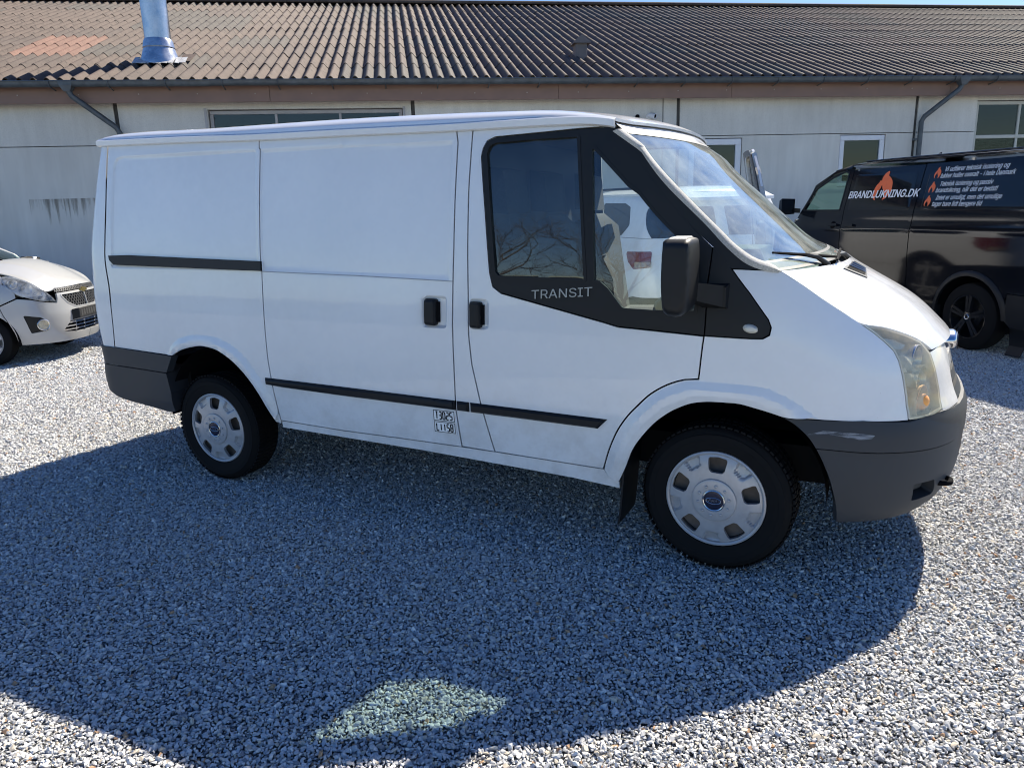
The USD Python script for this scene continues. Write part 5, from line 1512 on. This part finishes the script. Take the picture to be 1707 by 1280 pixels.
def bv_text(t, u0, z0, h, width, mt=PRINT, shear=.22, bold=True, off=.004):
    m = meshkit.text_mesh(t, h, .002, bold)
    v = np.array(m.vertices); v[:, 0] -= v[:, 0].min()
    sx = width / v[:, 0].max()
    uu = u0 - (v[:, 0] * sx + shear * v[:, 1]); zz_ = z0 + v[:, 1]
    P = Lf(uu, zz_, off + v[:, 2])
    return obj('lettering', trimesh.Trimesh(P, m.faces, process=False), mt, bv)


FLM = [(.50, 1.0), (.40, .93), (.30, .80), (.27, .70), (.18, .68), (.12, .62), (.14, .70), (.20, .76), (.05, .66), (.0, .50), (.03, .33), (.12, .18), (.22, .08), (.30, .0), (.27, .12), (.30, .25), (.38, .36), (.44, .30), (.47, .40), (.55, .30), (.60, .18), (.56, .05), (.70, .12), (.85, .25), (.97, .42), (1.0, .58), (.95, .75), (.85, .85), (.70, .76), (.62, .84), (.60, .95), (.66, 1.02)]
FLM = [(.62, 1.0), (.50, .96), (.38, .86), (.33, .74), (.33, .66), (.26, .70), (.22, .63), (.14, .56), (.04, .44), (.0, .28), (.04, .12), (.14, .02), (.24, .0), (.18, .10), (.20, .22), (.28, .33), (.36, .42), (.40, .52), (.47, .42), (.58, .30), (.66, .14), (.62, .0), (.78, .06), (.92, .20), (1.0, .38), (.98, .56), (.88, .70), (.74, .80), (.64, .86), (.66, .94)]
FLM = Polygon(curve(FLM + FLM[:1], 120)).buffer(0)


def flame(u0, z0, w, h):
    P = shapely.affinity.translate(shapely.affinity.scale(FLM, -w, h, origin=(0, 0)), u0, z0)
    return obj('flame_print', flip_y(patch(P, .0042, .05, 0, surf=S)), FLAME, bv)


flame(1.60, 1.515, .29, .325)
bv_text('BRANDLUKNING.DK', 2.02, 1.545, .080, 1.15, shear=.16, off=.0048)
for (zt_, t1, w1, t2, w2, u_, f_u) in ((1.772, 'Vi udfører teknisk isolering og', .78, 'lukker huller overalt - i hele Danmark', .90, .60, .725), (1.625, 'Teknisk isolering og passiv', .66, 'brandsikring, når det er bedst!', .76, .61, .745), (1.485, 'Intet er umuligt, men det umulige', .81, 'tager bare lidt længere tid', .63, .61, .755)):
    bv_text(t1, u_, zt_ + .020, .047, w1, bold=False); bv_text(t2, u_ + .03, zt_ - .045, .047, w2, bold=False)
    flame(f_u, zt_ - .045, .085, .115)

# ------------------------------------------------------------------ white sport utility car beyond the van, nose to the wall
sv = thing('white_suv', 'white sport utility car standing between the white van and the workshop wall', 'car', (1.55, 4.65, 0), 2.261946710584651)
S = SUV
axr, axf = .42, 3.05
ar, af2 = disc(axr, .36, .40), disc(axf, .36, .40)
roofs = lambda u: np.interp(u, [-.6, -.4, 1.5, 2.0, 2.6, 3.0], [1.60, 1.63, 1.65, 1.60, 1.25, 1.08])
beltS = lambda u: np.interp(u, [-.4, .1, 2.2, 2.8], [1.22, 1.20, 1.10, 1.06])
side = Polygon([(-2.0, .62), (-2.0, 1.22), (-.9, 1.20), (.10, 1.195), (2.2, 1.10), (2.75, 1.07), (3.6, .98), (4.4, .85), (4.4, .55), (3.5, .36), (.9, .36), (0, .5), (-.5, .60)])
side = side.difference(ar.buffer(.05)).difference(af2.buffer(.05))
tailP = rounded(Polygon([(-.25, 1.055), (-.50, 1.065), (-.80, 1.07), (-.79, .91), (-.52, .885), (-.35, .95)]), .02)
glassR = rounded(Polygon([(-.42, 1.50), (-.62, 1.51), (-1.55, 1.51), (-1.55, 1.17), (-.80, 1.17)]), .03)
quart = rounded(Polygon([(.95, 1.575), (.26, 1.565), (.06, 1.52), (-.10, 1.33), (.04, 1.215), (.98, 1.20)]), .03)
dwin = rounded(Polygon([(1.02, 1.20), (1.0, 1.575), (1.50, 1.56), (2.05, 1.40), (2.45, 1.12), (2.2, 1.12)]), .03)
upper = Polygon([(-2.0, 1.225), (-2.0, 1.60), (-.4, 1.63), (1.5, 1.65), (2.0, 1.60), (2.62, 1.22), (2.75, 1.075), (2.2, 1.105), (.1, 1.20), (-.9, 1.205)]).difference(unary_union([quart, dwin, glassR]))
both('body_side', S, side.difference(tailP), 0, SUVWHITE, sv, .05)
both('pillar_panel', S, upper, -.002, SUVWHITE, sv, .05)
both('quarter_window', S, quart.buffer(.004), -.006, PRIVACY, sv, .06, .006, True, label='dark tinted rear quarter window')
both('side_window', S, dwin.buffer(.004), -.006, CARGLASS, sv, .06, .006, True)
both('rear_window', S, glassR.buffer(.004), -.006, PRIVACY, sv, .06, .006, True)
tl_, tl2 = both('tail_light', S, tailP, .008, REDLENS, sv, .04, .03, 30)
for q_, f_ in ((tl_, (lambda m: m)), (tl2, flip_y)):
    obj('reverse_lens', f_(patch(rounded(Polygon([(-.55, .96), (-.80, .97), (-.80, .91), (-.56, .90)]), .01), .012, .04, .006, surf=S)), LENS, q_, True)
both('rear_bumper', S, Polygon([(-.05, .30), (-.08, .50), (-.5, .595), (-2.0, .61), (-2.0, .28), (-.3, .26)]), .010, BLACKPLASTIC, sv, .05, .05, 30)
both('sill_trim', S, Polygon([(.88, .24), (2.58, .24), (2.58, .355), (.88, .355)]), .004, BLACKPLASTIC, sv, .06, .05, 30)
for c_ in (ar, af2):
    both('arch_trim', S, c_.buffer(.075).difference(c_).intersection(sbox(-1, .30, 5, 2)), .010, BLACKPLASTIC, sv, .04, .03, 30)
both('front_bumper', S, Polygon([(3.5, .25), (3.5, .54), (4.4, .54), (4.4, .24)]), .006, BLACKPLASTIC, sv, .06, .05, 30)
both('headlight', S, rounded(Polygon([(3.35, .80), (3.5, .93), (3.9, .88), (3.95, .76)]), .02), .006, LENS, sv, .05, .03, 30)
us = np.linspace(-.52, 2.0, 18); rr = []
for u in us:
    z0 = float(roofs(u)); e = S(u, z0); zc = np.interp(u, [-.52, -.3, 1.6, 2.0], [.035, .075, .075, .05])
    rr.append([[e[0] - .05 * (1 - s * s) * (u < -.3), abs(e[1]) * s, z0 + zc * (1 - abs(s) ** 2.6)] for s in np.linspace(-1, 1, 19)])
obj('car_roof', thicken(grid_mesh(np.array(rr), flip=True), .02), SUVWHITE, sv, 40)
obj('roof_spoiler', hull([[x, y, z] for x, z in ((-.42, 1.68), (-.70, 1.60), (-.70, 1.57), (-.45, 1.56)) for y in (-.58, .58)]), SUVWHITE, sv, 30)
for sg in (-1, 1):
    obj('roof_rail', tube([[u, sg * (abs(S(u, float(roofs(u)))[1]) - .04), float(roofs(u)) + h] for u, h in ((-.3, .01), (-.2, .07), (.2, .085), (1.2, .085), (1.7, .06), (1.85, .01))], .016, 8), BLACKPLASTIC, sv, True)
    car_wheel(sv, axr, sg * .905, .345, .345, .225, 5, SILVERCOVER, sg, twin=False); car_wheel(sv, axf, sg * .905, .345, .345, .225, 5, SILVERCOVER, sg, twin=False)
    obj('door_mirror', rbox(2.2, 2.31, min(sg * .91, sg * 1.09), max(sg * .91, sg * 1.09), 1.09, 1.24, .045), BLACKPLASTIC, sv, 50)
liner(sv, axr, .44, .5, .88); liner(sv, axf, .44, .5, .88)
ez = np.linspace(1.58, 1.06, 10)
Eb = S(np.interp(ez, [1.06, 1.25, 1.60], [2.78, 2.58, 2.0]), ez)
obj('windscreen', thicken(grid_mesh(screen(Eb + [0, .02, 0], np.linspace(.12, .2, 10))), .005), CARGLASS, sv, True)
Eh = S(np.linspace(2.76, 3.75, 14), np.interp(np.linspace(2.76, 3.75, 14), [2.76, 3.4, 3.75], [1.06, .99, .93]))
obj('bonnet', grid_mesh(coons(Eh, cross(Eh[0], .2, .02), cross(Eh[-1], .15, .0), .06)), SUVWHITE, sv, 40)
obj('car_floor', [bx(-.75, 3.55, -.55, .55, .22, .36), bx(.9, 2.6, -.82, .82, .25, .36)], UNDER, sv)
obj('number_plate', bx(-.905, -.893, -.26, .26, .72, .83, bev=.004), STICKER, sv)
for y_ in (-.4, .4):
    s1 = obj('car_seat', hull([[1.25 + dx, y_ + dy, z] for dy in (-.24, .24) for dx, z in ((0, .5), (0, .7), (.5, .74), (.5, .5))]), SEATDARK, sv, 40)
    obj('seat_back', hull([[x, y_ + dy, z] for dy in (-.22, .22) for x, z in ((1.20, .7), (1.34, .72), (1.16, 1.25), (1.06, 1.25))]), SEATDARK, s1, 40)
obj('rear_bench', hull([[x, y, z] for y in (-.6, .6) for x, z in ((.25, .5), (.85, .55), (.85, .72), (.40, .74), (.18, 1.2), (.08, 1.2))]), SEATDARK, sv, 40)

# ------------------------------------------------------------------ silver hatchback at the left edge
hb_ = thing('silver_hatchback', 'silver small hatchback with black mesh grille, its nose at the left edge', 'car', (-5.5531, 1.3864, 0), .5)
S = HATCH
axf, axr = -.06, -2.42
af3, ar3 = disc(axf, .28, .325), disc(axr, .28, .325)
hl_ = rounded(Polygon(curve([(.30, .90), (.39, .975), (.50, .962), (.555, .91), (.605, .84), (.665, .78), (.712, .715), (.735, .665), (.62, .682), (.49, .722), (.37, .785), (.30, .87)] + [(.30, .90)], 50)).buffer(0), .008)
U1 = S.u1 - .003
fogP = rounded(Polygon([(.37, .548), (.53, .512), (.59, .47), (.585, .365), (.42, .345), (.405, .40)]), .012)
lowG = rounded(Polygon([(.81, .738), (U1, .742), (U1, .585), (.98, .59), (.88, .645)]), .012)
lowG2 = lowG.union(Polygon([(1.1, .742), (U1, .742), (U1, .585), (1.1, .588)]))
upG = Polygon([(.775, .812), (U1, .818), (U1, .778), (.765, .772)])
intk = rounded(Polygon([(.85, .43), (U1, .43), (U1, .30), (.93, .30), (.75, .325)]), .01).union(Polygon([(1.1, .43), (U1, .43), (U1, .30), (1.1, .30)]))
gr_ = plain('silver_mesh', (.12, .12, .12), .4, metal=.6)
bumpP = Polygon([(.29, .22), (.26, .36), (.19, .56), (.17, .66), (.36, .735), (.49, .712), (.62, .674), (.74, .656), (.76, .70), (.77, .762), (U1, .77), (U1, .20), (.7, .205)]).difference(unary_union([fogP, lowG2, intk]))
wingP = Polygon([(-.36, .30), (-.42, 1.045), (-.30, 1.085), (.20, 1.065), (.45, 1.02), (.39, .982), (.29, .90), (.36, .79), (.35, .742), (.16, .665), (.18, .555)]).union(Polygon([(-.36, .26), (-.36, .7), (-.05, .7), (.17, .64), (.26, .34), (.28, .26)])).difference(af3.buffer(.012))
wingP = wingP.difference(bumpP.buffer(.004))
doorP = Polygon([(-.365, .27), (-.425, 1.04), (-1.35, 1.03), (-1.33, .27)])
door2 = Polygon([(-1.337, .27), (-1.357, 1.03), (-2.2, 1.06), (-2.05, .6), (-2.02, .27)]).difference(ar3.buffer(.012))
rearP = Polygon([(-2.055, .27), (-2.055, .6), (-2.205, 1.06), (-3.5, 1.08), (-3.5, .25)]).difference(ar3.buffer(.012))
both('front_wing', S, wingP.buffer(-.0025, join_style=2), 0, SILVERPAINT, hb_, .04)
both('door', S, doorP.buffer(-.0025, join_style=2), 0, SILVERPAINT, hb_, .06)
both('door', S, door2.buffer(-.0025, join_style=2), 0, SILVERPAINT, hb_, .06)
both('rear_quarter', S, rearP, 0, SILVERPAINT, hb_, .06)
bp_, bp2 = both('front_bumper', S, bumpP.buffer(-.0025, join_style=2), 0, SILVERPAINT, hb_, .03, .03)
both('inner_panel', S, Polygon([(-2.9, .3), (-2.9, 1.0), (.1, 1.0), (.2, .75), (U1, .76), (U1, .24), (.3, .24), (.2, .3)]).difference(af3).difference(ar3), -.05, DARK, hb_, .1, 0, False)
for sg in (-1, 1):
    f_ = (lambda m: m) if sg < 0 else flip_y
    h0 = obj('headlight', f_(patch(hl_.buffer(.002), -.055, .04, 0, surf=S)), LAMPBODY, hb_, True)
    obj('lamp_lens', f_(patch(hl_.buffer(-.002), .003, .03, .02, surf=S)), glassy('clear_lamp_lens', (.96, .97, .97), 1.5, dirt_sheen=.45, haze=(.6, .63, .66)) if 'clear_lamp_lens' not in _mats else _mats['clear_lamp_lens'], h0, True)  # clear lens: pale haze put in for reflected light, not dirt
    for (u_, z_, r_) in ((.40, .905, .045), (.50, .845, .058), (.60, .755, .05)):
        q = S(u_, z_, -.03)
        obj('lamp_reflector', f_(xf(lathe([(0, -.03), (r_ * .6, -.022), (r_, .012), (r_ * 1.1, .012), (r_ * 1.1, -.04)], 24, axis='x'), q, rz=-.45)), REFLECTOR, h0, 40)
    fs = obj('fog_surround', f_(patch(fogP.buffer(.004), -.012, .03, .02, surf=S)), BLACKPLASTIC, hb_, 30)
    q = S(.545, .428, -.004); n_ = S.normal(np.array(.545), np.array(.428))
    az_ = math.atan2(n_[1], n_[0])
    obj('fog_lamp', f_(xf(lathe([(0, .004), (.040, .004), (.052, .010), (.058, .016), (.064, .012), (.066, -.03)], 28, axis='x'), q, rz=az_)), REFLECTOR, fs, 40)
    obj('fog_lens', f_(xf(lathe([(0, .018), (.035, .016), (.054, .010)], 28, axis='x'), q, rz=az_)), LENS, fs, True)
    gb = obj('lower_grille', f_(patch(lowG2, -.03, .04, 0, surf=S)), DARK, hb_, True)
    ln = []
    for k in range(-4, 16):
        for s2 in (-1, 1):
            l = LineString([(.80 + k * .042, .57), (.80 + k * .042 + s2 * .12, .75)])
            ln.append(l.buffer(.0042, cap_style=2))
    tag(obj('grille_mesh', f_(patch(unary_union(ln).intersection(lowG2), -.008, .05, .008, surf=S)), gr_, gb), kind='stuff')
    obj('grille_rim', f_(patch(lowG2.buffer(.010).difference(lowG2.buffer(-.002)), .004, .04, .02, surf=S).copy()), SILVERPAINT, gb, 30)
    ub = obj('upper_grille', f_(patch(upG, -.02, .04, 0, surf=S)), DARK, hb_, True)
    ln = [LineString([(.76 + k * .03, .77), (.76 + k * .03 + .03, .82)]).buffer(.0035, cap_style=2) for k in range(16)] + [LineString([(.76 + k * .03 + .03, .77), (.76 + k * .03, .82)]).buffer(.0035, cap_style=2) for k in range(16)]
    tag(obj('grille_mesh', f_(patch(unary_union(ln).intersection(upG), -.006, .05, .006, surf=S)), gr_, ub), kind='stuff')
    ib = obj('lower_intake', f_(patch(intk, -.05, .04, 0, surf=S)), DARK, hb_, True)
    for z in (.335, .375, .415):
        obj('intake_slat', f_(patch(sbox(.74, z - .008, U1, z + .008).intersection(intk), -.004, .04, .02, surf=S)), CHROME, ib, 30)
    for u_ in (.93, 1.08):
        obj('intake_bar', f_(patch(sbox(u_ - .005, .29, u_ + .005, .44).intersection(intk), .000, .04, .02, surf=S)), CHROME, ib, 30)
bow = Polygon([(-.075, -.012), (-.022, -.012), (-.026, -.026), (.034, -.026), (.030, -.012), (.075, -.012), (.067, .012), (.022, .012), (.026, .026), (-.034, .026), (-.030, .012), (-.067, .012)])
m_ = extrude(bow, .014); m_.vertices = np.stack([np.full(len(m_.vertices), 0.0) + m_.vertices[:, 2] + float(S.f(.762)) + .002, m_.vertices[:, 0], m_.vertices[:, 1] + .762], 1)
obj('gold_badge', m_, GOLD, hb_)
pl_ = obj('plate_holder', bx(.728, .742, -.27, .27, .455, .572, bev=.006), PLATEBLACK, hb_)
obj('plate_bracket', hull([[.66, -.32, .44], [.735, -.27, .455], [.735, -.27, .57], [.68, -.31, .56], [.66, .32, .44], [.735, .27, .455], [.735, .27, .57], [.68, .31, .56]]), BLACKPLASTIC, pl_)
rgp = np.random.default_rng(8)
for k in range(9):
    obj('plate_figure', bx(.742, .7445, -.235 + k * .054, -.235 + k * .054 + .032, .478, .548, bev=.002), plain('plate_emboss', (.045, .045, .045), .6, var=.6, scale=80) if 'plate_emboss' not in _mats else _mats['plate_emboss'], pl_)
ee = curve([(-.30, 1.085), (.0, 1.078), (.20, 1.062), (.42, 1.025), (.50, .975), (.56, .915), (.61, .85), (.675, .79), (.775, .815)], 26)
Eh = S(np.array([q[0] for q in ee]), np.array([q[1] for q in ee]), .0015)
nz_u = np.concatenate([np.linspace(.775, U1, 13)]); fr = S(nz_u, np.linspace(.815, .825, 13), .0)
front = np.vstack([fr, (fr * [1, -1, 1])[::-1][1:]])
hd2 = coons(Eh, cross(Eh[0], .30, .045), front, .045, .7, .018)
obj('bonnet', thicken(grid_mesh(hd2), .012), SILVERPAINT, hb_, 40)
for s_ in (.35, .66):
    c_ = hd2[4, int(s_ * 24)]
    obj('washer_jet', hull([c_ + [dx, dy, dz] for dx, dy in ((-.02, -.012), (-.02, .012), (.02, -.01), (.02, .01)) for dz in (-.01, .012)]), BLACKPLASTIC, hb_)
ez = np.linspace(1.44, 1.085, 10)
Eb = S(np.interp(ez, [1.085, 1.44], [-.30, -1.0]), ez)
sc2 = screen(Eb + [0, .02, 0], np.linspace(.14, .30, 10))
obj('windscreen', thicken(grid_mesh(sc2), .005), CARGLASS, hb_, True)
obj('screen_sticker', bx(-.02, -.0, .30, .36, 1.12, 1.14), STICKER, hb_)
pil = Polygon([(-.25, 1.085), (-.42, 1.047), (-1.16, 1.43), (-1.02, 1.46), (-.96, 1.44), (-.33, 1.10)])
both('screen_pillar', S, pil, 0, SILVERPAINT, hb_, .05, .03, 30)
glz = Polygon([(-.46, 1.05), (-1.18, 1.41), (-1.9, 1.44), (-2.5, 1.40), (-2.62, 1.09), (-1.35, 1.04)])
both('side_window', S, glz, -.006, PRIVACY, hb_, .06, .01, True)
rr = []
for u in np.linspace(-2.6, -1.0, 14):
    e = S(u, 1.445)
    bl = np.interp(u, [-1.4, -1.0], [0, .14])
    rr.append([[e[0] + bl * (1 - s * s), abs(e[1]) * s, 1.445 + .07 * (1 - abs(s) ** 2.5)] for s in np.linspace(-1, 1, 17)])
obj('car_roof', thicken(grid_mesh(np.array(rr), flip=True), .015), SILVERPAINT, hb_, 40)
both('pillar_panel', S, Polygon([(-2.5, 1.40), (-1.9, 1.44), (-1.18, 1.412), (-1.14, 1.45), (-3.4, 1.45), (-3.4, 1.085), (-2.62, 1.09)]), -.002, SILVERPAINT, hb_, .06, .02, 30)
cw_ = np.stack([sc2[-1] + [0, 0, -.01], hd2[0] [np.linspace(0, 24, 21).astype(int)] + [0, 0, -.02]], 0)
obj('cowl_panel', grid_mesh(cw_), BLACKPLASTIC, hb_, True)
for (a, b) in (((-.04, -.05, 1.118), (-.20, -.52, 1.12)), ((-.02, .45, 1.115), (-.03, .02, 1.125))):
    obj('wiper', tube([a, (np.array(a) + b) / 2 + [0, 0, .02], b], .012, 6), BLACKPLASTIC, hb_, True)
for sg in (-1, 1):
    car_wheel(hb_, axf, sg * .755, .285, .285, .19, 7, SILVERCOVER, sg, .17, twin=False); car_wheel(hb_, axr, sg * .755, .285, .285, .19, 7, SILVERCOVER, sg, .17, twin=False)
    obj('door_mirror', hull([[-.62 + dx, sg * (.74 + dy), 1.06 + dz] for dx, dy, dz in ((0, 0, -.04), (.1, 0, -.03), (0, .17, -.04), (.07, .15, -.03), (0, 0, .09), (.08, .02, .06), (0, .17, .09), (.06, .15, .06))]), SILVERPAINT, hb_, 40)
liner(hb_, axf, .345, .45, .74, .28, .24); liner(hb_, axr, .345, .45, .74, .28, .24)
obj('car_floor', [bx(-2.75, .42, -.45, .45, .21, .3), bx(-2.05, -.40, -.70, .70, .20, .3), bx(-2.5, -.35, -.68, .68, .30, .32)], UNDER, hb_)
obj('dashboard', hull([[x, y, z] for y in (-.6, .6) for x, z in ((-.62, .7), (-.62, 1.0), (-.45, 1.06), (.0, 1.07), (.0, .7))]), DASH, hb_, 40)
# ------------------------------------------------------------------ loose crushed stone
def stone_mat(name, c):
    c = np.array(c)
    return mat(name, {'t': ('texture_coordinate', {}), 'n': ('noise_texture', {'scale': 160.0, 'detail': 4.0}), 'oi': ('object_info', {}),
                      'r': ('rgb_ramp', {'ramp': [(.25, tuple(c * .78)), (.75, tuple(np.minimum(c * 1.18, .95)))]}),
                      'p': ('principled_bsdf', {'roughness': .75, 'specular_ior_level': .3})},
               [('t.object', 'n.vector'), ('n.fac', 'r.fac'), ('r.color', 'p.base_color')])


rs = np.random.default_rng(11)
SM = [('stone_pale', (.63, .62, .595), .26), ('stone_grey', (.51, .505, .49), .35), ('stone_mid', (.41, .41, .41), .23), ('stone_dark', (.24, .24, .25), .10), ('stone_tan', (.50, .44, .35), .06), ('stone_rust', (.42, .26, .15), .01)]
grav = UsdGeom.PointInstancer.Define(stage, '/World/gravel')
tag(grav, 'loose crushed grey stone covering the whole yard around the vehicles', 'gravel', kind='stuff')
protos, weights = [], []
for nm, c, w in SM:
    mt = stone_mat(nm, c)
    for k in range(3 if w > .06 else 2):
        n = 13
        p_ = rs.normal(size=(n, 3)); p_ /= np.linalg.norm(p_, axis=1, keepdims=True)
        p_ = p_ * rs.uniform(.80, 1.08, (n, 1)) * np.array([1.0, rs.uniform(.62, .85), rs.uniform(.42, .62)]) * .5
        pr = usdkit.mesh(stage, f'/World/gravel/{nm}_{k}', hull(p_), mt, False)
        protos.append(pr.GetPath()); weights.append(w / (3 if w > .06 else 2))
grav.CreatePrototypesRel().SetTargets(protos)
fwd = np.array([_f[0], _f[1]]) / math.hypot(_f[0], _f[1]); rgt = np.array([_r[0], _r[1]])
pts, scl = [], []
for d0, d1, sp, size in ((.3, 4.2, .0106, .0165), (4.2, 7.5, .0130, .0195), (7.5, 11.5, .0195, .027)):
    half = .80 * d1 + 1.0
    gx, gy = np.meshgrid(np.arange(-half, half, sp), np.arange(d0, d1, sp))
    k = gx.size
    gx = gx.ravel() + rs.uniform(-.5, .5, k) * sp; gy = gy.ravel() + rs.uniform(-.5, .5, k) * sp
    keep = np.abs(gx) < .80 * gy + .9
    gx, gy = gx[keep], gy[keep]
    xy = CAM[:2] + gx[:, None] * rgt + gy[:, None] * fwd
    a = (xy - G0[:2]) @ BN[:2]
    xy = xy[a > .08]
    pts.append(xy); scl.append(size * np.clip(rs.lognormal(-.03, .33, len(xy)), .5, 2.0))
xy = np.vstack(pts); sc_a = np.concatenate(scl); n = len(xy)
zz_ = -.0085 + rs.uniform(-.004, .006, n) + .013 * (meshkit.fbm(np.c_[xy * 1.7, np.zeros(n)], 3, 4) - .38)
q_ = rs.normal(size=(n, 4)) * np.array([1, .30, .30, 1.0])
q_ /= np.linalg.norm(q_, axis=1, keepdims=True)
grav.CreatePositionsAttr(Vt.Vec3fArray.FromNumpy(np.c_[xy, zz_].astype(np.float32)))
grav.CreateScalesAttr(Vt.Vec3fArray.FromNumpy(np.repeat(sc_a[:, None], 3, 1).astype(np.float32)))
grav.CreateOrientationsAttr(Vt.QuathArray.FromNumpy(np.c_[q_[:, 1:], q_[:, :1]].astype(np.float16)))
grav.CreateProtoIndicesAttr(Vt.IntArray.FromNumpy(rs.choice(len(protos), n, p=np.array(weights) / sum(weights)).astype(np.int32)))
print('gravel stones', n)
# ------------------------------------------------------------------ bare trees across the yard, mirrored in the van's window
def bare_tree(loc, h, seed, label):
    r = np.random.default_rng(seed)
    root = thing('bare_tree', label, 'tree', (loc[0], loc[1], -.02), 0, 'bare trees across the yard')
    trunk, twigs = [], []

    def grow(p, d, L, rad, lvl):
        n = 4; P = [p]; q = p.copy(); dd = d.copy()
        for _ in range(n):
            dd = dd + r.normal(0, .10 + .03 * lvl, 3) + [0, 0, .04]
            dd /= np.linalg.norm(dd); q = q + dd * L / n; P.append(q.copy())
        (trunk if lvl < 2 else twigs).append(tube(P, np.linspace(rad, rad * .6, n + 1), 7 if lvl < 2 else 4 if lvl < 4 else 3, caps=False))
        if lvl >= 5:
            return
        for k in range(int(r.integers(3, 5)) if lvl else 6):
            i = int(r.integers(1 if lvl else 2, n + 1)); a = r.uniform(0, 2 * math.pi); t = r.uniform(.5, .95)
            side = np.array([math.cos(a), math.sin(a), r.uniform(-.1, .5)])
            nd = dd * math.cos(t) + side * math.sin(t); nd /= np.linalg.norm(nd)
            grow(P[i], nd, L * r.uniform(.58, .8), rad * r.uniform(.42, .58), lvl + 1)
    grow(np.zeros(3), np.array([0, 0, 1.0]), h * .36, h * .013, 0)
    obj('trunk', trunk, BARK, root, 60)
    tag(obj('twigs', twigs, BARK, root), kind='stuff')


bare_tree((-5.6, -13.0), 7.0, 3, 'bare tree across the yard, the left one mirrored in the side window')
bare_tree((-2.2, -15.5), 7.5, 4, 'bare tree across the yard, the middle one mirrored in the side window')
bare_tree((1.2, -19.0), 8.0, 6, 'bare tree across the yard, the right one mirrored in the side window')

# unseen leafless hedge put in to darken low reflections in glass and paint
hx = np.linspace(-40, 0, 120); ht = np.linspace(0, 1, 15)
hp_ = []
for x in hx:
    row = []
    for t in ht:
        a = t * math.pi
        row.append([x, -11.5 + .12 * x + .6 * math.cos(a), 1.15 * math.sin(a) ** .55])
    hp_.append(row)
hp_ = np.array(hp_)
dn = meshkit.fbm(hp_.reshape(-1, 3) * 1.9, 4, 9).reshape(hp_.shape[:2]) - .5
hp_[..., 2] += dn * .6 * (ht * (1 - ht) * 4)[None]; hp_[..., 1] += dn * .5
hg = thing('hedge', 'long leafless hedge put in out of view to darken reflections', 'hedge')
obj('branches', grid_mesh(hp_, flip=False), plain('added_hedge_twigs', (.028, .025, .02), .95, var=.5, scale=9, bump=1.0, bscale=14, spec=.1), hg, True)
